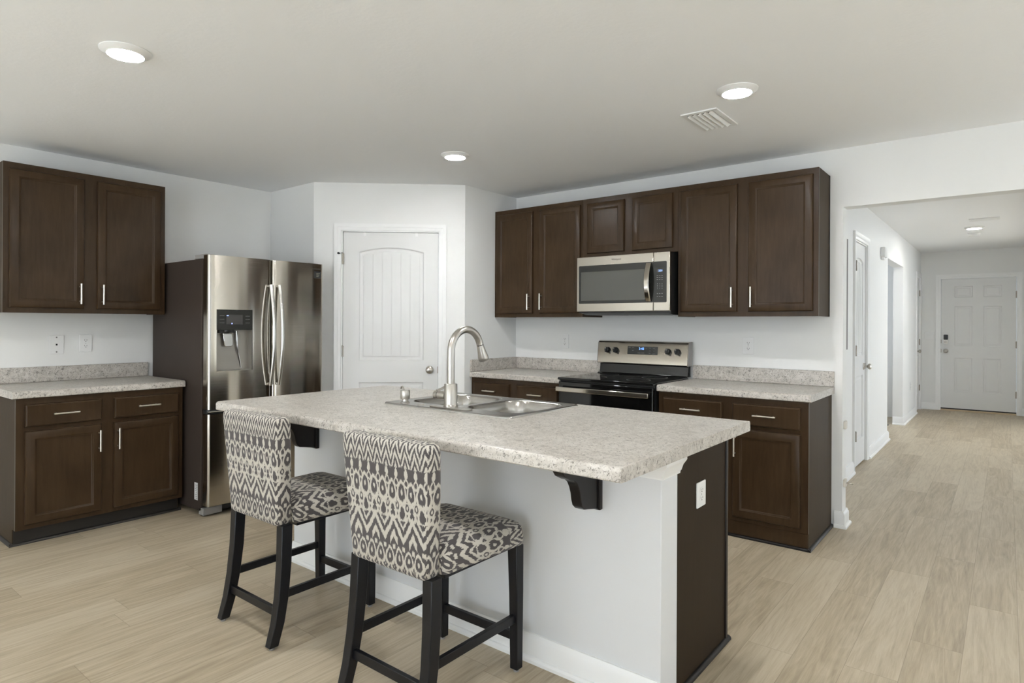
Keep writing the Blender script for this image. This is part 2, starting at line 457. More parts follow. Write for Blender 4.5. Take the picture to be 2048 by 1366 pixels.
def window(name, a0, a1, z0, z1, wall, label, mid=True):
    root = thing(name, label, 'window', kind='structure')
    fr = MB(); t = .05
    def bx(m, a, b, c, d, lo, hi):
        m.box(a, b, YR - .09 + lo, YR - .09 + hi, c, d) if wall == 'rear' else m.box(XR + .09 - hi, XR + .09 - lo, a, b, c, d)
    bx(fr, a0, a0 + t, z0, z1, 0, .07); bx(fr, a1 - t, a1, z0, z1, 0, .07); bx(fr, a0, a1, z0, z0 + t, 0, .07); bx(fr, a0, a1, z1 - t, z1, 0, .07)
    if mid: bx(fr, a0, a1, (z0 + z1) / 2 - .02, (z0 + z1) / 2 + .02, 0, .06)
    else: bx(fr, (a0 + a1) / 2 - .04, (a0 + a1) / 2 + .04, z0, z1, 0, .06)
    fr.build('window_frame', TRIM, root)
    g = MB(); bx(g, a0 + t, a1 - t, z0 + t, z1 - t, .03, .036); g.build('pane', GLASS, root)
window('window_5', 1.6, 5.6, .6, 2.25, 'side', 'added white framed window that brightens the hall, outside the picture')
root = thing('window_6', 'white framed window at the end of the side passage, out of sight', 'window', kind='structure')
mb = MB(); mb.box(2.61, 2.68, 3.9, 3.95, .8, 2.1).box(2.61, 2.68, 5.05, 5.1, .8, 2.1).box(2.61, 2.68, 3.9, 5.1, .8, .85).box(2.61, 2.68, 3.9, 5.1, 2.05, 2.1); mb.build('window_frame', TRIM, root)
MB().box(2.645, 2.651, 3.95, 5.05, .85, 2.05).build('pane', GLASS, root)
window('window_1', 1.35, 3.05, .7, 2.2, 'rear', 'white framed window in the rear living room wall')
window('window_2', 5.1, 6.9, 0.0, 2.08, 'rear', 'white framed sliding glass door in the rear living room wall', False)
window('window_3', -4.6, -1.6, 0.0, 2.12, 'side', 'unseen white framed glass door in the side wall, made wide to let sun in', False)  # unseen door, sized so a sun patch on the floor lifts the ceiling
window('window_4', -7.35, -5.85, .7, 2.2, 'side', 'white framed side window in the living room, farther from the kitchen')

# ------------------------------------------------------------------ baseboards
BH = .105
BP = [(0, 0), (.030, 0), (.030, .012), (.024, .020), (.017, .022), (.017, BH - .022), (.012, BH - .012), (.008, BH), (0, BH)]  # (out, z)
def base_path(mb, pts, outs):
    """baseboard along a bent path with mitred corners; outs = outward unit vector of each straight"""
    rings = []
    for i, (x, y) in enumerate(pts):
        os = {outs[max(i - 1, 0)], outs[min(i, len(outs) - 1)]}
        ox_, oy_ = sum(o[0] for o in os), sum(o[1] for o in os)
        rings.append([(x + ox_ * a, y + oy_ * a, z) for a, z in BP])
    mb.loft(rings, smooth=False)
def base_run(mb, p, q, out):
    """baseboard from p to q (plan points), standing out to the side 'out' (unit plan vector)"""
    p, q, o = Vector(p), Vector(q), Vector(out)
    mb.loft([[(p.x + o.x * a, p.y + o.y * a, z) for a, z in BP], [(q.x + o.x * a, q.y + o.y * a, z) for a, z in BP]], smooth=False)
mb = MB(); base_path(mb, [(4.235, 0), (JX, 0), (JX, T), (HX + .02, T)], [(0, -1), (1, 0), (0, 1)])
struct('baseboard_back', mb, TRIM, 'white baseboard wrapped round the end of the stove wall', 'baseboard')
mb = MB()
base_run(mb, (HX, T), (HX, 1.722), (1, 0)); base_path(mb, [(HX, 2.495), (HX, O0), (HX - T, O0)], [(1, 0), (0, 1)])
base_path(mb, [(HX - T, O1), (HX, O1), (HX, 6.61)], [(0, -1), (1, 0)])
struct('baseboard_hall_left', mb, TRIM, 'white baseboard along the left wall of the hall', 'baseboard')
mb = MB(); base_run(mb, (HX, FY), (4.243, FY), (0, -1)); base_run(mb, (5.297, FY), (HR, FY), (0, -1))
struct('baseboard_hall_end', mb, TRIM, 'white baseboard on both sides of the front door', 'baseboard')
mb = MB(); base_run(mb, (HR, 6.2), (HR, FY), (-1, 0))
struct('baseboard_hall_right', mb, TRIM, 'white baseboard on the right wall of the hall', 'baseboard')
mb = MB(); base_run(mb, pp(0), pp(.165), (PD.y, -PD.x)); base_run(mb, pp(1.085), pp(PLEN), (PD.y, -PD.x))
struct('baseboard_pantry', mb, TRIM, 'white baseboard beside the pantry door', 'baseboard')
mb = MB(); base_run(mb, (0, YR), (0, -3.52), (1, 0))
struct('baseboard_left', mb, TRIM, 'white baseboard on the left wall beyond the cabinets', 'baseboard')

# ------------------------------------------------------------------ inside doors
def casing(mb, x0, x1, z1, wd, y=0.0):
    """stepped casing on the plane y, facing -y; x0..x1, z1 are the inner edges"""
    prof = [(0, .0), (0, .011), (.012, .014), (wd * .45, .012), (wd * .6, .017), (wd, .019), (wd, .0)]
    def ring(f): return [f(a, d) for a, d in prof]
    mb.loft([ring(lambda a, d: (x0 - a, y - d, 0)), ring(lambda a, d: (x0 - a, y - d, z1 + a)),
             ring(lambda a, d: (x1 + a, y - d, z1 + a)), ring(lambda a, d: (x1 + a, y - d, 0))], smooth=False)
def arch_pts(x0, z0, x1, z1, rise, i=0.0, n=14):
    """panel outline with a segmental arch at the top; z1 is the corner height"""
    x0 += i; x1 -= i; z0 += i; z1 -= i
    pts = [(x0, z0), (x1, z0)]
    for k in range(n + 1):
        t = k / n; x = x1 + (x0 - x1) * t
        pts.append((x, z1 + rise * (1 - (2 * t - 1) ** 2)))
    return pts
def panel_frame(mb, outline, y, d=.010):
    """moulded recess: sits on the door face y, goes in and out again to a raised field"""
    pass
def door_face(mb, W, z0, z1, panels, y, back):
    """door slab facing -y with real recessed panels; panels = list of outline functions f(inset) -> points"""
    bm = bmesh.new()
    outer = [bm.verts.new((x, y, z)) for x, z in ((0, z0), (W, z0), (W, z1), (0, z1))]
    edges = [bm.edges.new((outer[i], outer[(i + 1) % 4])) for i in range(4)]
    rings = []
    for f in panels:
        vs = [bm.verts.new((x, y, z)) for x, z in f(0)]
        edges += [bm.edges.new((vs[i], vs[(i + 1) % len(vs)])) for i in range(len(vs))]
        rings.append((f, vs))
    bmesh.ops.triangle_fill(bm, use_beauty=True, use_dissolve=False, edges=edges)
    for f, vs in rings:
        prev = vs
        for ins, dy in ((.007, .011), (.016, .013), (.028, .010), (.036, .004)):
            cur = [bm.verts.new((x, y + dy, z)) for x, z in f(ins)]
            for i in range(len(cur)):
                j = (i + 1) % len(cur); bm.faces.new((prev[i], prev[j], cur[j], cur[i]))
            prev = cur
        bm.faces.new(prev)
    bk = [bm.verts.new((x, back, z)) for x, z in ((0, z0), (W, z0), (W, z1), (0, z1))]
    for i in range(4):
        bm.faces.new((outer[i], outer[(i + 1) % 4], bk[(i + 1) % 4], bk[i]))
    bm.faces.new(bk[::-1])
    bm.verts.index_update()
    mb.add([v.co.copy() for v in bm.verts], [[v.index for v in f.verts] for f in bm.faces]); bm.free()
def knob(mb, x, z, y, s=1.0):
    """round door knob standing out to -y"""
    mb.lathe([(.033 * s, 0), (.033 * s, .004), (.027 * s, .010), (.011, .014), (.010, .030), (.016, .036), (.0265 * s, .044), (.0285 * s, .053), (.026 * s, .062), (.018, .068), (.004, .071)], (x, y, z), 28, (0, -1, 0))
def hinge(mb, x, z, y, h=.09):
    mb.cyl((x, y - .006, z - h / 2), (x, y - .006, z + h / 2), .0065, None, 10)
    mb.box(x - .012, x + .012, y - .002, y + .001, z - h / 2, z + h / 2)
    mb.cyl((x, y - .006, z + h / 2), (x, y - .006, z + h / 2 + .006), .0045, .003, 8)

def inner_door(name, label, x, y, rz, W, top, hinges, hinge_left, knob_z, panels, jw, cw, gap=.008, hy=.006):
    """origin at the foot of the slab's left edge, on the wall face; local -y faces the viewer"""
    root = thing(name, label, 'door', (x, y, 0), rz, kind='structure')
    mb = MB(); door_face(mb, W, .012, top, panels, .012, .046); mb.build('door_slab', DOORW, root)
    mb = MB(); casing(mb, -jw, W + jw, top + jw, cw, 0.0)
    mb.box(-jw, -gap * .4, -.0005, T, 0, top + jw).box(W + gap * .4, W + jw, -.0005, T, 0, top + jw).box(-jw, W + jw, -.0005, T, top + gap * .4, top + jw)
    mb.build('door_casing', TRIM, root)
    mb = MB(); kx = W - .067 if hinge_left else .067
    knob(mb, kx, knob_z, .012); mb.build('door_knob', NICKEL, root)
    mb = MB(); lx = W + .001 if hinge_left else -.001
    mb.box(lx - .004, lx + .004, .006, .02, knob_z - .028, knob_z + .028); mb.build('latch', BRASS, root)
    hx = -.003 if hinge_left else W + .003
    for z in hinges:
        mb = MB(); hinge(mb, hx, z, hy); mb.build('hinge', BRASS, root)
    return root
def arched_panels(xa, xb, top_z0, top_z1, rise, low_z0, low_z1, grooves=None):
    return [lambda i: arch_pts(xa, top_z0, xb, top_z1, rise, i), lambda i: rect(xa, low_z0, xb, low_z1, i)]
def grooved(root, xa, xb, z0, z1, rise, y, n=6):
    """beaded planks of the panel field: thin raised beads with a valley"""
    mb = MB(); cx = (xa + xb) / 2; hw = (xb - xa) / 2
    for k in range(1, n):
        x = xa + (xb - xa) * k / n
        zt = z1 + rise * (1 - ((x - cx) / hw) ** 2) - .004
        for s in (-.0035, .0035):
            mb.prism([(x + s - .0016, y), (x + s, y - .0022), (x + s + .0016, y)], 'z', z0 + .004, zt)
    mb.build('panel_grooves', DOORW, root)
W1 = .780
o = pp(.238)
d1 = inner_door('door_1', 'white arched two-panel pantry door in the angled corner wall', o[0], o[1], PANG, W1, 2.072, (1.85, 1.088, .30), True, .934,
    arched_panels(.130, .660, 1.012, 1.910, .038, .20, .83), .013, .055)
grooved(d1, .166, .624, 1.05, 1.874, .038, .016)
mb = MB(); mb.cyl((-.022, -.004, 1.895), (-.030, -.03, 1.893), .006, .005, 10); mb.cyl((-.005, -.004, 1.9), (-.034, -.006, 1.893), .003, None, 8)
mb.cyl((-.030, -.03, 1.893), (-.032, -.036, 1.893), .009, .009, 12)
mb.build('hinge_pin_stop', RUBBER, d1)
hook_src = None
for k, t in enumerate((.176, .600)):
    h = tag(MB().box(-.011, .011, -.003, .0095, -.004, .0005).box(-.011, .011, -.003, -.0005, -.03, 0).build('door_hook', PLASTIC), 'x', 'hook') if hook_src is None else copy_tree(hook_src)
    hook_src = h
    q = pp(.238 + t); h.location = (q[0] + PD.y * -.0, q[1], 2.0735); h.rotation_euler = (0, 0, PANG)
    # small round nub at the front
    tag(h, ('small white hook over the pantry door, on its hinge side' if k == 0 else 'small white hook over the pantry door, above the knob side'), 'hook', 'white over-door hooks')
    off = Vector((PD.y, -PD.x)) * -.012
    h.location.x += off.x; h.location.y += off.y

d2 = inner_door('door_2', 'white arched closet door just inside the hall opening', HX, E0 + .013, R(90), .600, 2.087, (1.858, 1.089, .314), True, .923,
    arched_panels(.105, .495, 1.03, 1.925, .030, .245, .845), .013, .068, hy=-.009)
grooved(d2, .141, .459, 1.066, 1.889, .030, .016, 5)
d3 = inner_door('door_3', 'white narrow closet door at the far end of the hall', HX, C0 + .013, R(90), .475, 2.057, (1.827, 1.06, .34), False, .928,
    arched_panels(.09, .385, 1.03, 1.90, .025, .245, .845), .013, .068)
# front door
root = thing('door_4', 'white six-panel front door at the end of the hall', 'door', (4.311, FY, 0), 0, kind='structure')
ps = [(4.480, 1.757, 4.707, 1.930), (4.840, 1.757, 5.060, 1.930), (4.482, 1.007, 4.703, 1.619), (4.841, 1.006, 5.058, 1.618), (4.480, .296, 4.703, .822), (4.836, .296, 5.053, .822)]
mb = MB(); door_face(mb, .916, .040, 2.043, [(lambda i, q=q: rect(q[0] - 4.311, q[1], q[2] - 4.311, q[3], i)) for q in ps], .018, .06); mb.build('door_slab', DOORW, root)
mb = MB(); casing(mb, -.010, .926, 2.055, .060); mb.box(-.016, -.004, -.0005, T, 0, 2.058).box(.920, .934, -.0005, T, 0, 2.058).box(-.016, .934, -.0005, T, 2.047, 2.058); mb.build('door_casing', TRIM, root)
B(-.004, .92, -.012, T, 0, .022).build('threshold', THRESH, root, .003)
mb = MB(); mb.box(-.003, .92, .02, .03, .022, .041); mb.build('door_sweep', RUBBER, root)
mb = MB(); knob(mb, .060, .927, .018); mb.build('door_knob', NICKEL, root)
mb = MB(); mb.prism(rrect(.032, 1.100, .088, 1.180, .010), 'y', .018, -.008); k = mb.build('keypad', BLACK, root)
mb = MB(); mb.prism(rrect(.030, 1.036, .090, 1.104, .012), 'y', .018, -.004); mb.lathe([(.02, 0), (.02, .008), (.012, .012)], (.06, -.004, 1.066), 20, (0, -1, 0)); mb.build('deadbolt', NICKEL, root)
for z in (1.785, 1.040, .298):
    mb = MB(); hinge(mb, .919, z, .010, .1); mb.build('hinge', BRASS, root)
mb = MB(); mb.box(.003, -.004, .010, .026, 1.045, 1.10).box(.003, -.004, .010, .026, .90, .955); mb.build('latch', BRASS, root)

# ------------------------------------------------------------------ cabinets (local: x along the front, wall at y = 0, front at y = -d)
def front(mb, x0, x1, z0, z1, y, shaker=True):
    """door/drawer front with bevelled edge; y = face of the cabinet frame"""
    t = .020
    L = [(rect(x0, z0, x1, z1), y - t + .009), (rect(x0, z0, x1, z1, .003), y - t + .003), (rect(x0, z0, x1, z1, .009), y - t)]
    if shaker:
        L += [(rect(x0, z0, x1, z1, .046), y - t), (rect(x0, z0, x1, z1, .049), y - t + .003), (rect(x0, z0, x1, z1, .054), y - t + .0045), (rect(x0, z0, x1, z1, .058), y - t + .0095)]
    else:
        L += [(rect(x0, z0, x1, z1, .014), y - t + .001)]
    mb.slab(L, y - .0005)
def pull(parent, x, z, y, vertical, ln=.134):
    mb = MB(); s = ln / 2; q = .048
    a, b = ((x, y - .032, z - s), (x, y - .032, z + s)) if vertical else ((x - s, y - .032, z), (x + s, y - .032, z))
    mb.cyl(a, b, .0058, None, 12)
    for e in (-q, q):
        px, pz = (x, z + e) if vertical else (x + e, z)
        mb.cyl((px, y, pz), (px, y - .032, pz), .0045, None, 10)
    mb.build('handle', PULL, parent)
def cab_door(root, x0, x1, z0, z1, y, hx, hz, mat):
    mb = MB(); front(mb, x0, x1, z0, z1, y); d = mb.build('door', mat, root)
    if hx is not None: pull(d, hx, hz, y - .020, True)
def cab_drawer(root, x0, x1, z0, z1, y, mat):
    mb = MB(); front(mb, x0, x1, z0, z1, y, False); d = mb.build('drawer', mat, root)
    pull(d, (x0 + x1) / 2, (z0 + z1) / 2 + .002, y - .020, False)
def frame(mb, x0, x1, z0, z1, d, holes):
    """face frame made of stiles and rails round the openings"""
    xs = sorted({x0, x1} | {h[0] for h in holes} | {h[1] for h in holes}); zs = sorted({z0, z1} | {h[2] for h in holes} | {h[3] for h in holes})
    mb.box(x0, x1, -d, -d + .019, z0, z1)
def wall_cabinet(label, loc, rz, w, z0, z1, doors, d=.305, handle=True):
    root = thing('wall_cabinet', label, 'cabinet', (loc[0], loc[1], 0), rz)
    mb = MB(); mb.box(.004, w - .004, -d + .019, -.002, z0 + .012, z1 - .002); mb.build('carcass', SIDE, root)
    for a in (0, w - .0045): MB().box(a, a + .0045, -d + .018, -.001, z0, z1).build('side_panel', VENEER, root)
    for a in (-.003, w): MB().box(a, a + .003, -.016, -.001, z0 + .001, z1 - .001).build('scribe_strip', DARK, root)
    mb = MB(); frame(mb, 0, w, z0, z1, d, []); mb.build('face_frame', WOOD, root, .0012)
    n = len(doors)
    for k, (a, b) in enumerate(doors):
        hx = (b - .027 if k == 0 else a + .027) if handle else None
        cab_door(root, a, b, z0 + .032, z1 - .040, -d, hx, z0 + .128, WOOD)
    return root
def base_cabinet(label, loc, rz, w, cols, recess=.065, left_end=False, right_end=False, d=.61):
    root = thing('base_cabinet', label, 'cabinet', (loc[0], loc[1], 0), rz)
    z0, z1 = .100, .872
    mb = MB(); mb.box(.004, w - .004, -d + .019, -.002, z0, z1); mb.build('carcass', SIDE, root)
    mb = MB()
    side = [(-.001, 0), (-d + recess, 0), (-d + recess, z0), (-d + .018, z0), (-d + .018, z1), (-.001, z1)]
    for a in (0, w - .0045): MB().prism(side, 'x', a, a + .0045).build('side_panel', VENEER, root)
    mb = MB(); mb.box(0, w, -d, -d + .019, z0 - (.0 if recess > .03 else .0), z1); mb.build('face_frame', WOODL, root, .0012)
    mb = MB(); mb.box(.0046, w - .0046, -d + recess, -d + recess + .012, 0.0, z0); mb.build('toe_board', TOE if recess > .03 else WOODL, root)
    q = [(0, 0), (.016, 0), (.0155, .006), (.012, .012), (.006, .0155), (0, .016)]
    mb = MB(); yf = -d + recess
    ra = lambda x: [(x, yf - a, z) for a, z in q]
    a0 = -.016 if left_end else 0; a1 = w + .016 if right_end else w
    mb.loft([ra(a0), ra(a1)], smooth=False)
    if left_end: mb.loft([[(0 - a, yf - .016, z) for a, z in q], [(0 - a, -.002, z) for a, z in q]], smooth=False)
    if right_end: mb.loft([[(w + a, yf - .016, z) for a, z in q], [(w + a, -.002, z) for a, z in q]], smooth=False)
    mb.build('shoe_moulding', TOE if recess > .03 else DARK, root)
    for k, (a, b) in enumerate(cols):
        cab_drawer(root, a, b, .702, .834, -d, WOODL)
        hx = b - .018 if k == 0 else a + .020
        cab_door(root, a, b, .128, .676, -d, hx, .574, WOODL)
    return root
ZB, ZT = 1.377, 2.307
# left wall: local x = world y + 3.48
wall_cabinet('dark brown two-door wall cabinet on the left wall beside the refrigerator', (0, -3.478), R(90), .939, ZB, ZT, [(.029, .428), (.504, .906)])
base_cabinet('dark brown base cabinet with two drawers on the left wall beside the refrigerator', (0, -3.482), R(90), .937, [(.042, .438), (.507, .906)], .065, True, True)
# stove wall
wall_cabinet('dark brown two-door wall cabinet left of the microwave', (1.572, 0), 0, .908, ZB, ZT, [(.030, .420), (.494, .890)])
wall_cabinet('short dark brown two-door wall cabinet above the microwave', (2.481, 0), 0, .796, 1.842, ZT, [(.044, .369), (.438, .758)], handle=False)
wall_cabinet('dark brown two-door wall cabinet right of the microwave', (3.278, 0), 0, .921, ZB, ZT, [(.022, .421), (.493, .891)])
base_cabinet('dark brown base cabinet left of the stove with two drawers', (1.578, 0), 0, .908, [(.034, .415), (.490, .886)], .065)
base_cabinet('dark brown base cabinet right of the stove with two drawers', (3.277, 0), 0, .939, [(.038, .437), (.501, .897)], .006, False, True)

# ------------------------------------------------------------------ counters
CZ0, CZ1 = .8725, .9155
def counter_profile(d, z0=CZ0, z1=CZ1):
    """(y, z): front edge rounded top and bottom"""
    r = .016; p = [(-.002, z0)]
    p += [(-d + .004, z0), (-d, z0 + .004)]
    for k in range(7):
        a = R(180 - 90 * k / 6); p.append((-d + r + r * math.cos(a), z1 - r + r * math.sin(a)))
    return p + [(-.002, z1)]
def worktop(label, loc, rz, w, side=None, d=.635):
    root = thing('countertop', label, 'countertop', (loc[0], loc[1], 0), rz)
    MB().prism(counter_profile(d), 'x', 0, w).build('worktop', STONE, root, 0, smooth=True, ang=28)
    mb = MB(); mb.box(.0 if side is None else .0205, w, -.020, -.002, CZ1 + .0005, 1.018); mb.build('backsplash', STONE, root, .003)
    if side == 'left':
        mb = MB(); mb.box(.0005, .0200, -d + .004, -.002, CZ1 + .0005, 1.018); mb.build('side_splash', STONE, root, .003)
    return root
worktop('speckled grey laminate countertop on the left cabinet by the refrigerator', (0, -3.503), R(90), .966)
worktop('speckled grey laminate countertop left of the stove with a side splash', (1.574, 0), 0, .913, 'left')
worktop('speckled grey laminate countertop right of the stove', (3.272, 0), 0, .961)

# ------------------------------------------------------------------ refrigerator (local x = world y + 2.52, front at -y)
fr = thing('refrigerator', 'stainless french-door refrigerator with water dispenser and charcoal sides', 'refrigerator', (0, -2.519, 0), R(90))
FW = .908
mb = MB(); mb.box(0, FW, -.832, -.05, .035, 1.755); mb.build('case', FRSIDE, fr, .004)
mb = MB(); mb.box(.012, FW - .012, -.846, -.832, .08, 1.745); mb.build('gasket', BLACK, fr)
def fdoor(x0, x1, z0, z1, hole=None, bow=.010, r=.030):
    """stainless door skin, slightly bowed, with rounded vertical edges; hole = (x0,x1,z0,z1)"""
    yb, yf = -.848, -.925
    w = x1 - x0; prof = []
    n = 5
    prof.append((x0, yb))
    for k in range(n + 1):
        a = R(90 * k / n); prof.append((x0 + r * .55 * (1 - math.cos(R(90) - a)) if False else x0 + .016 * (1 - math.cos(a)), yf + bow + .030 - .030 * math.sin(a)))
    m = 16
    xs = [x0 + .016 + (w - .032) * k / m for k in range(1, m)]
    if hole: xs = sorted(set([q for q in xs if min(abs(q - hole[0]), abs(q - hole[1])) > .008] + [hole[0], hole[1]]))
    for x in xs:
        t = (x - x0 - .016) / (w - .032) * 2 - 1; prof.append((x, yf + bow * t * t))
    for k in range(n, -1, -1):
        a = R(90 * k / n); prof.append((x1 - .016 * (1 - math.cos(a)), yf + bow + .030 - .030 * math.sin(a)))
    prof.append((x1, yb))
    zs = [z0, z1] if not hole else [z0, hole[2], hole[3], z1]
    mb = MB(); N = len(prof); vs = [(x, y, z) for z in zs for x, y in prof]; fs = []
    for k in range(len(zs) - 1):
        for i in range(N - 1):
            if hole and k == 1 and hole[0] - 1e-6 <= prof[i][0] and prof[i + 1][0] <= hole[1] + 1e-6 and prof[i][1] < -.88: continue
            fs.append((k * N + i, k * N + i + 1, (k + 1) * N + i + 1, (k + 1) * N + i))
    fs.append(tuple(range(N - 1, -1, -1))); fs.append(tuple((len(zs) - 1) * N + i for i in range(N)))
    if not hole: fs.append((0, N - 1, N + N - 1, N))
    mb.add(vs, fs, True); return mb
hx0, hx1, hz0, hz1 = .0585, .3140, .987, 1.410
dl = fdoor(.004, .464, .732, 1.778, (hx0, hx1, hz0, hz1)).build('left_door', STEEL, fr, ang=40)
dr = fdoor(.470, FW - .004, .732, 1.778).build('right_door', STEEL, fr, ang=40)
fz = fdoor(.004, FW - .004, .078, .700).build('freezer_drawer', STEEL, fr, ang=40)
mb = MB(); mb.box(.003, FW - .003, -.905, -.848, .702, .730); mb.build('drawer_grip', BLACK, fr, .004)
mb = MB(); mb.tube([(.006, -.912, .718), (.10, -.925, .717), (.45, -.93, .717), (.80, -.925, .717), (FW - .006, -.912, .718)], .004, 8); mb.build('grip_trim', CHROME, fr)
# dispenser
dp = MB(); yF = -.918
dp.box(hx0 + .001, hx1 - .001, yF - .004, -.85, 1.270, hz1 - .001); disp = dp.build('dispenser', MWBEZ, fr, .002)
mb = MB()     # recess: five inner faces as thin walls
mb.box(hx0, hx0 + .004, yF, -.852, hz0, 1.27).box(hx1 - .004, hx1, yF, -.852, hz0, 1.27).box(hx0, hx1, yF, -.852, hz0, hz0 + .006)
mb.prism([(-.852, hz0), (-.868, hz0), (-.856, 1.27), (-.852, 1.27)], 'x', hx0, hx1)
mb.build('recess', plain('recess_steel', (.33, .31, .28), .35, .7), disp)
mb = MB(); mb.box(hx0 - .002, hx1 + .002, yF - .004, yF + .006, hz0 - .004, hz0); mb.build('drip_tray', STEEL, disp)
mb = MB(); mb.box(hx0 + .065, hx0 + .182, yF - .0055, yF - .003, 1.308, 1.375); scr = mb.build('screen', SCREEN, disp)
for r in range(3):
    for a in (hx0 + .020, hx1 - .052): MB().box(a, a + .032, yF - .0046, yF - .0035, 1.318 + r * .024, 1.3195 + r * .024).build('key_label', INKM, disp)
MB().box(hx0 + .068, hx0 + .081, yF - .0062, yF - .005, 1.366, 1.371).build('status_icon', BLUEI, disp)
MB().box(hx0 + .101, hx0 + .109, yF - .0062, yF - .005, 1.310, 1.318).build('status_icon', BLUEI, disp)
mb = MB(); mb.lathe([(.030, 0), (.030, -.012), (.018, -.022)], (hx0 + .088, -.885, 1.270), 20); mb.box(hx0 + .028, hx0 + .135, -.90, -.86, 1.250, 1.27); mb.build('nozzle', BLACK, disp)
mb = MB(); mb.prism([(hx0 + .058, 1.245), (hx0 + .122, 1.245), (hx0 + .128, 1.165), (hx0 + .118, 1.155), (hx0 + .076, 1.155), (hx0 + .068, 1.165)], 'y', -.893, -.884); mb.build('ice_lever', CHROME, disp, .003)
mb = MB(); mb.tube([(hx0 + .165, -.872, 1.262), (hx0 + .165, -.880, 1.17), (hx0 + .178, -.868, 1.10), (hx0 + .200, -.864, 1.00)], [.008, .008, .007, .006], 10, flat=.6); mb.build('water_lever', CHROME, disp)
for nm, par, x in (('left_handle', dl, .446), ('right_handle', dr, .512)):
    mb = MB(); pts = []
    for k in range(17):
        t = k / 16; pts.append((x, -.938 - .050 * (1 - (2 * t - 1) ** 2), .868 + .727 * t))
    mb.tube(pts, .0135, 14, flat=.8, upv=(1, 0, 0)); mb.cyl((x, -.912, .878), (x, -.942, .874), .010, None, 10); mb.cyl((x, -.912, 1.585), (x, -.942, 1.589), .010, None, 10)
    mb.build('handle', plain('fridge_handle_steel', (.66, .65, .62), .22, 1.0), par)
mb = MB(); mb.box(.70 + .115, .70 + .175, -.9265, -.916, 1.668, 1.720); st = mb.build('energy_sticker', BLACK, fr)
mb = MB()
for k in range(3): mb.box(.832, .852 + .006 * k, -.9272, -.9262, 1.680 + k * .011, 1.683 + k * .011)
mb.build('sticker_print', plain('sticker_print', (.30, .29, .22), .5), st)
text('lettering', 'SAMSUNG', .0165, plain('badge_print', (.10, .09, .08), .4), dr, (.836, -.9235, 1.737), (R(90), 0, 0))
for x in (.0, FW - .11): MB().box(x + .01, x + .10, -.86, -.70, 1.756, 1.788).build('hinge_cover', GREYP, fr, .006)
for x in (.0, FW - .13): MB().box(x, x + .13, -.865, -.80, .012, .060).build('foot_bracket', GREYP, fr, .003)
mb = MB(); mb.box(.03, FW - .03, -.835, -.815, .02, .078); mb.build('kick_grille', BLACK, fr)
for x in (.07, FW - .07):
    for y in (-.82, -.12): MB().cyl((x - .015, y, .022), (x + .015, y, .022), .022, None, 16).build('roller', BLACK, fr)
mb = MB(); mb.box(-.0012, .0005, -.785, -.738, .104, .222); sl = mb.build('rating_label', STICK, fr)
mb = MB()
for k in range(8): mb.box(-.0016, -.001, -.780, -.760 + (k % 3) * .006, .112 + k * .013, .116 + k * .013)
mb.build('label_print', INKM, sl)

# ------------------------------------------------------------------ stove
SX0, SX1 = 2.497, 3.262; SC = (SX0 + SX1) / 2
sv = thing('stove', 'stainless and black electric stove between the two countertops', 'stove', (SC, 0, 0))
hw = (SX1 - SX0) / 2
mb = MB(); mb.box(-hw, hw, -.635, -.03, .02, .905); mb.build('body', BLACK, sv)
mb = MB(); mb.box(-hw - .004, hw + .004, -.672, -.085, .906, .926); mb.build('cooktop', GLASSB, sv, .005)
BURN = plain('burner_print', (.05, .05, .05), .3)
for x, y, r in ((-.19, -.50, .11), (.19, -.50, .085), (-.19, -.24, .075), (.19, -.24, .095)):
    MB().lathe([(r, 0), (r, .0004), (r - .004, .0004), (r - .004, 0)], (x, y, .9262), 48, cap0=False, cap1=False).build('burner_ring', BURN, sv)
mb = MB(); mb.box(-hw + .002, hw - .002, -.668, -.636, .20, .895); od = mb.build('oven_door', GLASSB, sv, .006)
mb = MB(); mb.box(-hw + .09, hw - .09, -.6695, -.667, .36, .74); mb.build('oven_window', plain('oven_window', (.02, .019, .017), .12), od)
mb = MB(); mb.box(-hw + .012, hw - .012, -.724, -.706, .826, .860); mb.box(-hw + .03, -hw + .06, -.708, -.667, .832, .854); mb.box(hw - .06, hw - .03, -.708, -.667, .832, .854); mb.build('handle', STEEL, od, .004)
mb = MB(); mb.box(-hw + .002, hw - .002, -.664, -.636, .03, .19); mb.build('storage_drawer', BLACK, sv, .004)
# backguard: black lower strip, sloping stainless panel
mb = MB(); mb.prism([(-.02, .926), (-.075, .926), (-.062, 1.012), (-.02, 1.012)], 'x', -hw + .006, hw - .006); mb.prism([(-.02, .926), (-.110, .926), (-.098, .934), (-.02, .934)], 'x', -hw + .004, hw - .004); mb.build('backguard_base', GLASSB, sv, .002)
bg = [(-.02, 1.008), (-.098, 1.008), (-.102, 1.014), (-.082, 1.172), (-.074, 1.184), (-.055, 1.190), (-.02, 1.190)]
bp = MB().prism(bg, 'x', -hw, hw).build('control_panel', STEEL, sv, .002)
for a in (hw, -hw - .008): MB().prism([(q[0] + (.006 if q[0] < -.03 else 0), q[1]) for q in bg], 'x', a, a + .008).build('end_cap', GREYP, sv, .002)
def py(z): return -.102 + (z - 1.014) * (.020 / .158)
sl_a = math.atan2(.020, .158)
nrm = Vector((0, -math.cos(sl_a), math.sin(sl_a)))
mb = MB(); mb.prism([(py(1.086) - .0005, 1.086), (py(1.086) - .002, 1.086), (py(1.148) - .002, 1.148), (py(1.148) - .0005, 1.148)], 'x', 2.757 - SC + .008, 3.017 - SC + .004); cl = mb.build('clock_display', MWBEZ, sv)
text('clock_digits', '3:48', .026, BLUE, cl, (2.885 - SC, py(1.130) - .0025, 1.130), (R(90) - sl_a, 0, 0))
mb = MB()
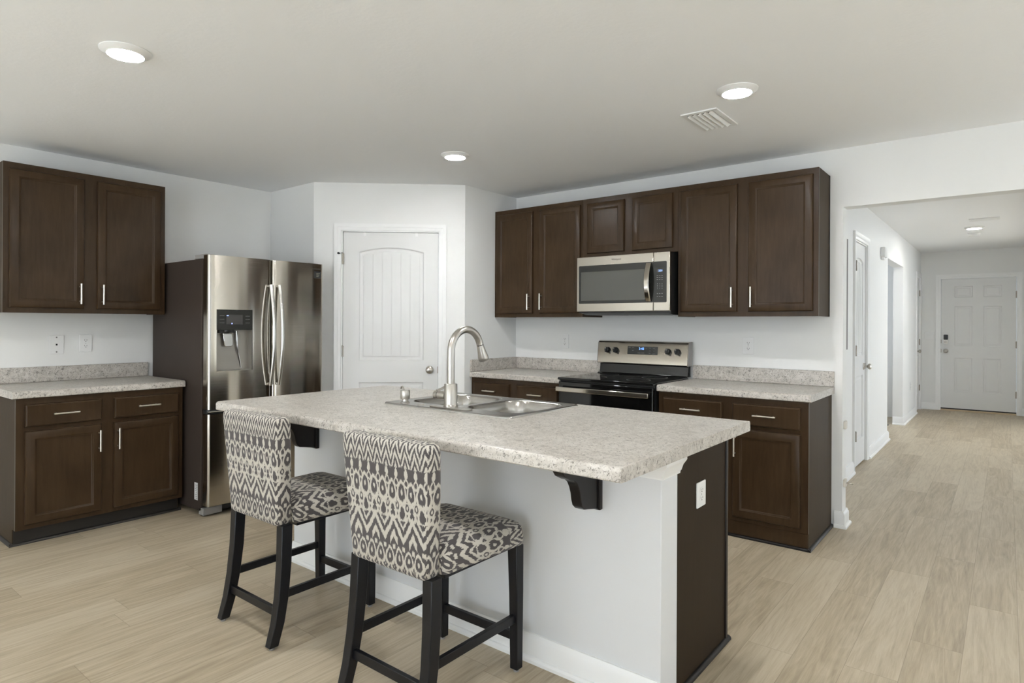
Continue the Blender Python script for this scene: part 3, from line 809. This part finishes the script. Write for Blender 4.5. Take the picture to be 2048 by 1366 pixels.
for x, z, s in ((2.782, 1.138, .010), (2.812, 1.138, .009), (2.812, 1.116, .006), (2.958, 1.136, .008), (2.990, 1.136, .009), (2.958, 1.115, .006), (2.990, 1.115, .006), (2.956, 1.097, .008), (2.990, 1.095, .010), (2.866, 1.098, .013), (2.898, 1.098, .013), (2.927, 1.134, .006)):
    MB().box(x - SC - s, x - SC + s, py(z) - .0026, py(z) - .0018, z - .0012, z + .0012).build('key_label', INKM, cl)
for x in (2.588, 2.662, 3.108, 3.184):
    c = Vector((x - SC, py(1.114), 1.114)); mb = MB()
    mb.lathe([(.024, 0), (.024, .006), (.021, .010), (.0195, .024), (.017, .027)], c, 28, nrm)
    mb.xf = Matrix.Translation(c) @ Matrix.Rotation(-sl_a, 4, 'X'); mb.box(-.006, .006, -.040, -.010, -.021, .021); mb.xf = None
    k = mb.build('burner_knob', BLACK, sv, .0015)
    mb = MB(); p = c + nrm * .0408; mb.xf = Matrix.Translation(c) @ Matrix.Rotation(-sl_a, 4, 'X'); mb.box(-.001, .001, -.0406, -.0398, .005, .018); mb.build('pointer', STICK, k)

# ------------------------------------------------------------------ microwave
mw = thing('microwave', 'stainless over-range microwave with black window below the short cabinet', 'microwave', (2.487, 0, 0)); MWW = .772
mb = MB(); mb.box(.006, MWW - .002, -.375, -.004, 1.405, 1.838); mb.prism([(-.37, 1.405), (-.30, 1.392), (-.05, 1.392), (-.01, 1.405)], 'x', .02, MWW - .02); mb.build('case', BLACK, mw)
mb = MB(); mb.box(0, .6455, -.402, -.376, 1.417, 1.8375); md = mb.build('door', STEEL, mw, .004)
mb = MB(); mb.box(.6475, MWW, -.402, -.376, 1.417, 1.8375); mp = mb.build('control_panel', STEEL, mw, .004)
mb = MB(); mb.prism(rrect(.020, 1.478, .6455, 1.770, .008), 'y', -.4035, -.401); mg = mb.build('bezel', MWBEZ, md)
mb = MB(); mb.slab([(rect(.040, 1.500, .590, 1.722), -.4037), (rect(.042, 1.502, .588, 1.720), -.4040), (rect(.105, 1.514, .545, 1.690), -.4040)], -.4030); mb.build('window', MWGLASS, md)
mb = MB(); mb.prism(rrect(.6475, 1.478, .748, 1.770, .008), 'y', -.4035, -.401); ck = mb.build('keypad', MWBEZ, mw)
mb = MB(); mb.box(.674, .714, -.4042, -.4034, 1.694, 1.714); mb.build('display', SCREEN, ck)
text('clock_digits', '3:51', .019, BLUE, ck, (.702, -.4045, 1.7035), (R(90), 0, 0))
KPM = plain('keypad_print', (.45, .45, .45), .5)
def KL(a, b, c0, c1): MB().box(a, b, -.4042, -.4034, c0, c1).build('key_label', KPM, ck)
for c in range(3):
    for r in range(3): KL(.673 + c * .0175, .684 + c * .0175, 1.668 - r * .0145, 1.6698 - r * .0145)
    for r in range(4): KL(.6775 + c * .0175, .6805 + c * .0175, 1.610 - r * .012, 1.6138 - r * .012)
    for r in range(2): KL(.674 + c * .0175, .684 + c * .0175, 1.540 - r * .022, 1.5425 - r * .022)
text('lettering', 'Whirlpool', .019, plain('badge_grey', (.12, .11, .10), .4), md, (.345, -.4025, 1.806), (R(90), 0, 0))
mb = MB(); pts = [(.612 - .018 * (1 - (2 * k / 14 - 1) ** 2) * 0, -.408 - .036 * (1 - (2 * k / 14 - 1) ** 2), 1.486 + .276 * k / 14) for k in range(15)]
mb.loft([[(x - .020, y, z), (x - .020, y - .006, z), (x - .014, y - .012, z), (x + .014, y - .012, z), (x + .020, y - .006, z), (x + .020, y, z)] for x, y, z in pts], smooth=True)
mb.box(.594, .630, -.415, -.402, 1.487, 1.502).box(.594, .630, -.415, -.402, 1.746, 1.761)
mb.build('handle', STEEL, md, ang=25)
for k in range(2): MB().box(.10 + k * .37, .30 + k * .37, -.30, -.12, 1.3895, 1.3925).build('grease_filter', GREYP, mw)

# ------------------------------------------------------------------ island
IX1 = 4.20; IX0 = 2.00; IY0 = -2.553; IYM = -2.42; IY1 = -1.922
isl = thing('kitchen_island', 'kitchen island with a white panelled front and a dark brown end', 'island', ((IX0 + IX1) / 2, -2.24, 0))
ox, oy = (IX0 + IX1) / 2, -2.24
def IB(x0, x1, y0, y1, z0, z1): return MB().box(x0 - ox, x1 - ox, y0 - oy, y1 - oy, z0, z1)
IB(IX0, IX1, IY0, IYM, 0, .872).build('half_wall', m_paint('island_wall_paint', (.68, .685, .69), .05), isl, .003)
mb = IB(IX0 + .02, IX0 + .035, IYM + .001, IY1 - .02, .0, .870); mb.add(*(lambda m: (m.v, m.f))(IB(IX0 + .02, IX1 - .006, IYM + .001, IY1 - .02, .08, .10))); mb.add(*(lambda m: (m.v, m.f))(IB(IX0 + .02, IX1 - .006, IYM + .001, IYM + .010, .08, .60))); mb.build('carcass', SIDE, isl)
mb = IB(IX1 - .006, IX1, IYM + .001, IY1, 0, .871); mb.build('end_panel', SIDE, isl)
mb = IB(IX1 - .004, IX1 + .006, IY1 - .018, IY1 + .004, .0, .871); mb.build('corner_strip', DARK, isl, .003)
mb = IB(IX0 + .02, IX1 - .006, IY1 - .02, IY1, .10, .871); mb.build('back_face_frame', WOODL, isl)
q = [(0, 0), (.016, 0), (.0155, .006), (.012, .012), (.006, .0155), (0, .016)]
mb = MB(); mb.loft([[(IX1 - ox + a, IYM + .001 - oy, z) for a, z in q], [(IX1 - ox + a, IY1 + .02 - oy, z) for a, z in q]], smooth=False); mb.build('shoe_moulding', DARK, isl)
mb = MB(); mb.xf = Matrix.Translation((-ox, -oy, 0)); base_run(mb, (IX0 - .0, IY0), (IX1, IY0), (0, -1)); mb.build('baseboard', TRIM, isl)
# crown moulding under the counter, round the front and the right end
cp = [(0, .793), (.008, .793), (.009, .801), (.013, .806), (.020, .826), (.030, .840), (.034, .846), (.034, .871), (0, .871)]
mb = MB(); mb.xf = Matrix.Translation((-ox, -oy, 0))
mb.loft([[(IX0, IY0 - a, z) for a, z in cp], [(IX1 + a, IY0 - a, z) for a, z in cp], [(IX1 + a, IYM + .004, z) for a, z in cp]], smooth=False)
mb.build('crown_moulding', TRIM, isl)
prof = [(.0, .654), (.075, .668), (.100, .672), (.118, .686), (.126, .706), (.131, .730), (.141, .754), (.155, .774), (.172, .786), (.195, .792), (.214, .800), (.236, .810), (.250, .826), (.256, .848), (.256, .871), (0, .871)]
for xr in (3.972, 2.235):
    mb = MB(); mb.box(xr - .058 - ox, xr - ox, IY0 - .020 - oy, IY0 - oy, .650, .871); cb = mb.build('corbel', DARK, isl, .003)
    mb = MB(); mb.xf = Matrix.Translation((-ox, IY0 - .018 - oy, 0)); mb.prism([(-a * .93, z) for a, z in prof], 'x', xr - .050, xr - .008); mb.build('bracket', DARK, cb, .003)
# outlet in the end panel
def outlet(label, loc, rz, parent=None, group=None, z=.0, horizontal=False):
    root = thing('wall_outlet', label, 'outlet', loc, rz, group)
    MB().prism(rrect(-.038, -.060, .038, .060, .004), 'y', -.0008, -.006).build('cover_plate', PLASTIC, root, .0015)
    mb = MB(); mb.prism(rrect(-.0165, .006, .0165, .034, .010), 'y', -.006, -.0072); mb.prism(rrect(-.0165, -.034, .0165, -.006, .010), 'y', -.006, -.0072); rc = mb.build('receptacle', PLASTIC, root)
    mb = MB()
    for s in (.021, -.019):
        mb.box(-.008, -.0058, -.0076, -.0070, s - .002, s + .006).box(.0058, .008, -.0076, -.0070, s - .002, s + .006).cyl((0, -.0076, s - .008), (0, -.0070, s - .008), .0028, None, 10)
    mb.cyl((0, -.0066, 0), (0, -.0058, 0), .0022, None, 10); mb.build('slots', SLOT, rc)
    return root
outlet('white outlet on the left wall below the cabinet, beside the refrigerator', (0, -2.943, 1.170), R(90))
outlet('white outlet on the stove wall, left of the stove', (2.115, 0, 1.171), 0)
outlet('white outlet on the stove wall, right of the stove', (3.676, 0, 1.171), 0)
o = outlet('white outlet on the dark end of the island', (IX1, -2.211, .674), R(90)); o.scale = (1.12, 1, .80)
outlet('small white outlet low on the hall wall before the far closet', (HX, 5.998, .459), R(90))
jk = thing('phone_jack', 'white jack plate with two screws on the left wall, left of the outlet', 'wall plate', (0, -3.116, 1.164), R(90))
MB().prism(rrect(-.042, -.064, .042, .064, .004), 'y', -.0008, -.006).build('cover_plate', PLASTIC, jk, .0015)
MB().box(-.005, .005, -.0078, -.005, -.006, .006).build('socket', SLOT, jk)
for z in (.050, -.050):
    MB().lathe([(.0048, 0), (.004, .002), (.001, .003)], (0, -.006, z), 14, (0, -1, 0)).build('screw', plain('screw_steel', (.25, .25, .25), .4, 1.0), jk)

# island counter with a real cut-out for the sink
KX0, KX1, KY0, KY1 = 1.936, 4.268, -2.965, -1.833
SKX0, SKX1, SKY0, SKY1 = 2.642, 3.460, -2.462, -1.895
mb = MB(); r = .015
fr_edge = [(KY0 + r - r * math.sin(R(90 * k / 6)), CZ1 - r + r * math.cos(R(90 * k / 6))) for k in range(7)] + [(KY0, CZ0 + .004), (KY0 + .004, CZ0)]
bk_edge = [(KY1 - .004, CZ0), (KY1, CZ0 + .004)] + [(KY1 - r + r * math.cos(R(90 * k / 6)), CZ1 - r + r * math.sin(R(90 * k / 6))) for k in range(7)]
for ed in (fr_edge, bk_edge): mb.loft([[(KX0, y, z) for y, z in ed], [(KX1, y, z) for y, z in ed]], False, False, True, False)
for x in (KX0, KX1): mb.add([(x, y, z) for y, z in fr_edge + bk_edge], [tuple(range(len(fr_edge) + len(bk_edge)))])
bm = bmesh.new()
hole = [(SKX0 + .015, SKY0 + .015), (SKX1 - .015, SKY0 + .015), (SKX1 - .015, SKY1 - .015), (SKX0 + .015, SKY1 - .015)]
for z, y0, y1 in ((CZ1, KY0 + r, KY1 - r), (CZ0, KY0 + .004, KY1 - .004)):
    a = [bm.verts.new(q) for q in ((KX0, y0, z), (KX1, y0, z), (KX1, y1, z), (KX0, y1, z))]; b = [bm.verts.new((x, y, z)) for x, y in hole]
    es = [bm.edges.new((a[i], a[(i + 1) % 4])) for i in range(4)] + [bm.edges.new((b[i], b[(i + 1) % 4])) for i in range(4)]
    bmesh.ops.triangle_fill(bm, use_beauty=True, edges=es)
bm.verts.index_update(); mb.add([v.co.copy() for v in bm.verts], [[v.index for v in f.verts] for f in bm.faces], False); bm.free()
mb.loft([[(x, y, CZ0) for x, y in hole], [(x, y, CZ1) for x, y in hole]], False, False, False)
ic = tag(mb.build('island_countertop', STONE, None, ang=28), 'large speckled grey laminate countertop on the island, holding the sink', 'countertop')
bm = bmesh.new(); bm.from_mesh(ic.data); bmesh.ops.remove_doubles(bm, verts=bm.verts, dist=.0002); bmesh.ops.recalc_face_normals(bm, faces=bm.faces)
for f in bm.faces: f.smooth = abs(f.normal.z) < .99 and abs(f.normal.x) < .5
bm.to_mesh(ic.data); bm.free(); ic.data.set_sharp_from_angle(angle=R(25))

# ------------------------------------------------------------------ sink
sk = thing('sink', 'stainless double-bowl drop-in sink set in the island countertop', 'sink', ((SKX0 + SKX1) / 2, (SKY0 + SKY1) / 2, CZ1))
sx, sy = (SKX0 + SKX1) / 2, (SKY0 + SKY1) / 2
ZR = .0065
bowls = [(2.690, -2.352, 3.040, -1.935), (3.075, -2.352, 3.425, -1.935)]
bm = bmesh.new()
ou = [bm.verts.new((x - sx, y - sy, ZR)) for x, y in rrect(SKX0 + .010, SKY0 + .010, SKX1 - .010, SKY1 - .010, .020)]
es = [bm.edges.new((ou[i], ou[(i + 1) % len(ou)])) for i in range(len(ou))]
for b in bowls:
    vs = [bm.verts.new((x - sx, y - sy, ZR)) for x, y in rrect(*b, .085, 8)]
    es += [bm.edges.new((vs[i], vs[(i + 1) % len(vs)])) for i in range(len(vs))]
bmesh.ops.triangle_fill(bm, use_beauty=True, edges=es); bm.verts.index_update()
mb = MB(); mb.add([v.co.copy() for v in bm.verts], [[v.index for v in f.verts] for f in bm.faces]); bm.free()
def rl(i, z, rr): return [(x - sx, y - sy, z) for x, y in rrect(SKX0 + i, SKY0 + i, SKX1 - i, SKY1 - i, rr)]
mb.loft([rl(0, .0004, .026), rl(.001, .0045, .025), rl(.005, .0082, .022), rl(.010, ZR, .020)], False, False)
mb.build('rim', SINKM, sk, ang=30)
for b in bowls:
    mb = MB()
    def bl(i, z, rr): return [(x - sx, y - sy, z) for x, y in rrect(b[0] + i, b[1] + i, b[2] - i, b[3] - i, rr, 8)]
    mb.loft([bl(0, ZR, .085), bl(.004, ZR - .001, .083), bl(.010, ZR - .008, .080), bl(.016, -.05, .078), bl(.024, -.13, .075), bl(.032, -.150, .072), bl(.048, -.163, .060), bl(.075, -.168, .05)], False, True)
    bo = mb.build('bowl', SINKM, sk, ang=50)
    cx, cy = (b[0] + b[2]) / 2 - sx, (b[1] + b[3]) / 2 - sy
    MB().lathe([(.042, 0), (.042, .003), (.034, .003), (.030, -.002), (.004, -.003)], (cx, cy, -.168), 28).build('drain', CHROME, bo)
MB().lathe([(.018, 0), (.018, .002), (.012, .004), (.002, .005)], (2.862 - sx, -2.405 - sy, ZR), 24).build('hole_cap', NICKEL, sk)

# ------------------------------------------------------------------ faucet
fx, fy = 3.061, -2.402; fz0 = CZ1 + ZR + .0005
ft = thing('faucet', 'brushed nickel gooseneck pull-down faucet behind the sink bowls', 'faucet', (fx, fy, fz0))
mb = MB(); mb.prism(rrect(-.128, -.029, .128, .029, .028), 'z', 0, .0045); mb.build('base_plate', NICKEL, ft, .0015)
mb = MB(); mb.lathe([(.035, .0045), (.035, .012), (.032, .016), (.031, .022), (.031, .112), (.029, .115), (.0195, .116)], (0, 0, 0), 36); mb.build('body', NICKEL, ft)
mb = MB(); pts = [(0, 0, .11), (0, 0, .16), (0, 0, .21), (0, 0, .245)]; cz, rr_ = 1.187 - fz0, .106
for k in range(1, 25):
    a = R(180 - 163 * k / 24); pts.append((0, rr_ + rr_ * math.cos(a), cz + rr_ * math.sin(a)))
mb.tube(pts, .0178, 20, cap=True); mb.build('spout', NICKEL, ft)
e = Vector(pts[-1]); dd = Vector((0, .36, -.93)).normalized()
mb = MB(); mb.tube([e, e + dd * .004], [.0165, .0165], 20); mb.build('joint_ring', DARK, ft)
mb = MB(); mb.tube([e + dd * .004, e + dd * .012, e + dd * .035, e + dd * .066, e + dd * .080, e + dd * .084], [.0170, .0180, .0210, .0265, .0270, .0250], 24); sh = mb.build('spray_head', NICKEL, ft)
mb = MB(); mb.tube([e + dd * .083, e + dd * .086], [.021, .020], 20); mb.build('spray_face', GREYP, sh)
mb = MB(); mb.cyl((-.028, 0, .056), (-.076, 0, .056), .0205, None, 24); mb.cyl((-.080, 0, .056), (-.102, 0, .056), .0205, .0195, 24); hd = mb.build('handle_hub', NICKEL, ft)
mb = MB(); mb.cyl((-.0755, 0, .056), (-.0805, 0, .056), .019, None, 20); mb.build('hub_gap', BLACK, hd)
mb = MB(); mb.tube([(-.092, .0, .076), (-.085, .03, .085), (-.078, .085, .112)], [.006, .0055, .0045], 10, flat=1.6); mb.build('lever', NICKEL, hd)
sd = thing('soap_dispenser', 'small brushed nickel soap dispenser at the left end of the sink deck', 'soap dispenser', (2.741, -2.400, fz0))
mb = MB(); mb.lathe([(.024, 0), (.024, .003), (.016, .006), (.0150, .017), (.0150, .019), (.0235, .0195), (.0240, .021), (.0240, .060), (.0225, .0625), (.004, .063)], (0, 0, 0), 28); mb.build('body', NICKEL, sd)
mb = MB(); mb.tube([(-.010, .002, .060), (-.016, .003, .072), (-.026, .005, .0785), (-.036, .007, .076), (-.041, .008, .066)], [.0045, .0042, .004, .0038, .0035], 10); mb.build('spout', NICKEL, sd)

# ------------------------------------------------------------------ bar stools (local +y faces the island)
def bar_stool(label):
    root = thing('bar_stool', label, 'bar stool', group='ikat bar stools at the island')
    def uv_back(co, n):
        if abs(n.z) > .75: return (co.x, .93 + (co.y + .25) * -1.0 if False else .93 + (co.y + .25))
        if abs(n.x) > abs(n.y): return (math.copysign(.20, co.x) + math.copysign(1, co.x) * (co.y + .225), co.z - .475)
        return (co.x, co.z - .475)
    def uvb(co, n):
        u, v = uv_back(co, n)
        if abs(n.z) > .75: v = .455 + (co.y + .245)
        return (u, v)
    rings = []
    zs = [(.482, .030, .55), (.486, .010, .8), (.496, 0, 1), (.56, 0, 1), (.64, 0, 1), (.72, 0, 1), (.80, 0, 1), (.87, 0, 1), (.905, .0, 1), (.922, .004, .95), (.931, .012, .8), (.935, .026, .5)]
    for z, ins, k in zs:
        t = (z - .482) / .453
        hw = .192 + .034 * t + .003 * math.sin(math.pi * t)
        yc = -.186 - .026 * t ** 1.2
        hd = .036
        rings.append([(x, y, z) for x, y in rrect(-hw + ins, yc - hd + ins * .8, hw - ins, yc + hd - ins * .8, .020 * k if ins else .022, 4)])
    MB().loft(rings).build('backrest', IKAT, root, uv=uvb, ang=60)
    def uvs(co, n):
        if n.z > .55: return (co.x, co.y + .19)
        if abs(n.x) > abs(n.y): return (co.x - math.copysign(co.z - .555, co.x) * 1.0, co.y + .19)
        return (co.x, co.y + .19 - (co.z - .555) * (1 if n.y > 0 else -1))
    rings = []
    for z, ins, k in [(.483, .014, .6), (.487, .004, .9), (.500, .0, 1), (.530, .0, 1), (.550, .004, 1), (.563, .013, 1), (.574, .034, 1), (.583, .068, .9), (.589, .11, .7), (.592, .15, .4)]:
        y0, y1 = -.150 + ins * .9, .282 - ins; ring = []
        for x, y in rrect(-1, y0, 1, y1, .04, 5):
            pass
        for x, y in rrect(-.225 + ins, y0, .225 - ins, y1, .035 * k + .004, 5):
            t = (y - (-.15)) / .43
            ring.append((x * (.905 + .095 * t), y, z))
        rings.append(ring)
    MB().loft(rings).build('seat', IKAT, root, uv=uvs, ang=60)
    MB().box(-.19, .19, -.13, .255, .470, .484).build('seat_base', LEGM, root, .002)
    def leg(pts, name='leg'):
        mb = MB(); mb.loft([[(x - h, y - h2, z), (x + h, y - h2, z), (x + h, y + h2, z), (x - h, y + h2, z)] for x, y, z, h, h2 in pts], smooth=False)
        l = mb.build(name, LEGM, root, .003); return l
    for s in (-1, 1):
        leg([(s * .196, .252, .012, .0175, .0175), (s * .196, .250, .30, .020, .020), (s * .194, .247, .484, .0225, .0225)])
        leg([(s * .197, -.246, .012, .0185, .0200), (s * .196, -.2205, .10, .0195, .0215), (s * .194, -.203, .20, .0205, .0225), (s * .190, -.190, .33, .0215, .0235), (s * .186, -.184, .49, .0220, .0240)])
        for y, x in ((.252, .196), (-.246, .197)):
            MB().cyl((s * x, y, .0005), (s * x, y, .012), .011, .012, 12).build('glide', GREYP, root)
    for s in (-1, 1):
        mb = MB(); mb.prism([(-.185, .190), (.235, .190), (.235, .222), (-.185, .222)], 'x', s * .195 - .009, s * .195 + .009); mb.build('stretcher', LEGM, root, .002)
    B(-.178, .178, -.222, -.204, .118, .152).build('stretcher', LEGM, root, .002)
    B(-.178, .178, .240, .258, .118, .152).build('stretcher', LEGM, root, .002)
    return root
s1 = bar_stool('ikat patterned bar stool nearer the refrigerator, at the left end of the island'); s1.location = (2.597, -2.91, 0)
s2 = copy_tree(s1); s2['label'] = 'ikat patterned bar stool nearer the camera, in front of the middle of the island'; s2.location = (3.463, -2.91, 0)

# ------------------------------------------------------------------ ceiling fittings
def can(label, x, y, mat, r=.098):
    root = thing('recessed_light', label, 'ceiling light', (x, y, H), 0, 'recessed ceiling lights')
    MB().lathe([(r, -.0005), (r, -.004), (r - .004, -.006), (.073, -.020), (.0695, -.0205), (.069, -.0165), (.02, -.0165)], (0, 0, 0), 48).build('trim_ring', TRIM, root)
    MB().lathe([(.0685, -.017), (.068, -.0205), (.060, -.0215), (.04, -.022), (.001, -.0222)], (0, 0, 0), 40).build('lens', mat, root)
can('lit recessed ceiling light above the left end of the island, nearest the left edge', 2.170, -3.475, LED)
can('lit recessed ceiling light in front of the pantry door', 2.150, -1.425, LED)
can('lit recessed ceiling light beside the kitchen ceiling vent', 4.075, -1.445, LED)
can('lit recessed ceiling light above the near end of the island, outside the picture', 4.075, -3.475, LED)
can('lit ceiling light in the hall between the vent and the smoke detector', 4.815, 4.56, LEDH)
can('added lit ceiling light in the living room, for more light, outside the picture', 6.9, -3.4, LED)  # extra lamp added out of view to raise the overall light
def vent(label, x0, x1, y0, y1, n, along):
    root = thing('ceiling_vent', label, 'air vent', ((x0 + x1) / 2, (y0 + y1) / 2, H)); w, l = (x1 - x0) / 2, (y1 - y0) / 2; b = .026
    mb = MB(); fl = [(-w, -l, w, -l + b), (-w, l - b, w, l), (-w, -l + b, -w + b, l - b), (w - b, -l + b, w, l - b)]
    for a in fl: mb.box(a[0], a[2], a[1], a[3], -.008, -.0006)
    mb.build('frame', plain('vent_white', (.82, .82, .81), .45), root)
    MB().box(-w + b, w - b, -l + b, l - b, -.0022, -.0008).build('duct_opening', plain('vent_dark', (.10, .095, .09), .7), root)
    for k in range(n):
        mb = MB()
        if along == 'y':
            c = -w + b + (2 * w - 2 * b) * (k + .5) / n; mb.prism([(c + .0085, -.003), (c - .010, -.017), (c - .0118, -.0155), (c + .006, -.0025)], 'y', -l + b, l - b)
        else:
            c = -l + b + (2 * l - 2 * b) * (k + .5) / n; mb.prism([(c - .012, -.003), (c + .008, -.014), (c + .011, -.012), (c - .008, -.002)], 'x', -w + b, w - b)
        mb.build('louver', plain('louver_white', (.86, .86, .85), .4), root)
vent('white louvered ceiling vent in the kitchen in front of the stove wall', 3.705, 3.905, -1.266, -.925, 5, 'y')
vent('white narrow ceiling vent in the hall', 4.79, 5.055, 3.84, 4.02, 3, 'x')
sm = thing('smoke_detector', 'round white smoke detector on the hall ceiling beyond the lamp', 'smoke detector', (4.79, 5.15, H))
MB().lathe([(.068, -.0005), (.068, -.010), (.062, -.014), (.060, -.030), (.045, -.040), (.012, -.043)], (0, 0, 0), 36).build('housing', PLASTIC, sm)
MB().lathe([(.062, -.0105), (.0605, -.0125), (.062, -.0138)], (0, 0, 0), 36, cap0=False, cap1=False).build('seam', GREYP, sm)

# ------------------------------------------------------------------ small wall fittings in the hall
ch = thing('door_chime', 'white door chime box high on the hall wall by the opening', 'door chime', (HX, 3.34, 2.112), R(90))
MB().prism(rrect(-.085, -.050, .085, .060, .018), 'y', -.001, -.045).build('cover', PLASTIC, ch, .006)
MB().prism(rrect(-.055, -.075, .055, -.048, .010), 'y', -.001, -.030).build('base', PLASTIC, ch, .004)
sw = thing('light_switch', 'white double light switch beside the front door', 'light switch', (4.152, FY, 1.162))
MB().prism(rrect(-.060, -.058, .060, .058, .004), 'y', -.0008, -.006).build('cover_plate', PLASTIC, sw, .0015)
for x in (-.023, .023): MB().box(x - .005, x + .005, -.014, -.005, -.010, .012).build('toggle', PLASTIC, sw, .001)
eb = thing('breaker_panel', 'white breaker panel with a dark edge, mostly hidden behind the wall end', 'breaker panel', (HX, 1.16, 1.10), R(90))
MB().box(-.19, .190, -.013, -.001, 0, .97).build('cover', TRIM, eb, .002)
MB().box(-.165, .312, -.0045, -.001, .012, .960).build('frame', plain('panel_edge', (.10, .09, .08), .5), eb)
for z, lab, peg in ((.665, 'upper beige gate mount on the end of the stove wall', False), (.285, 'lower beige gate mount with a peg on the end of the stove wall', True)):
    g = thing('gate_mount', lab, 'gate mount', (JX, .050, z), R(90), 'gate mounts on the wall end')
    MB().prism(rrect(-.026, -.026, .026, .026, .008), 'y', -.0008, -.016).build('cup', PLASTG, g, .003)
    if peg: MB().cyl((0, -.012, 0), (0, -.055, -.002), .004, None, 10).build('peg', BRASS, g)
ds = thing('door_stop', 'small grey door stop low at the corner of the hall opening', 'door stop', (HX - .002, O0 + .03, .165))
MB().cyl((0, 0, 0), (0, .035, 0), .006, .005, 10).cyl((0, .035, 0), (0, .045, 0), .010, .009, 12).build('spring', GREYP, ds)
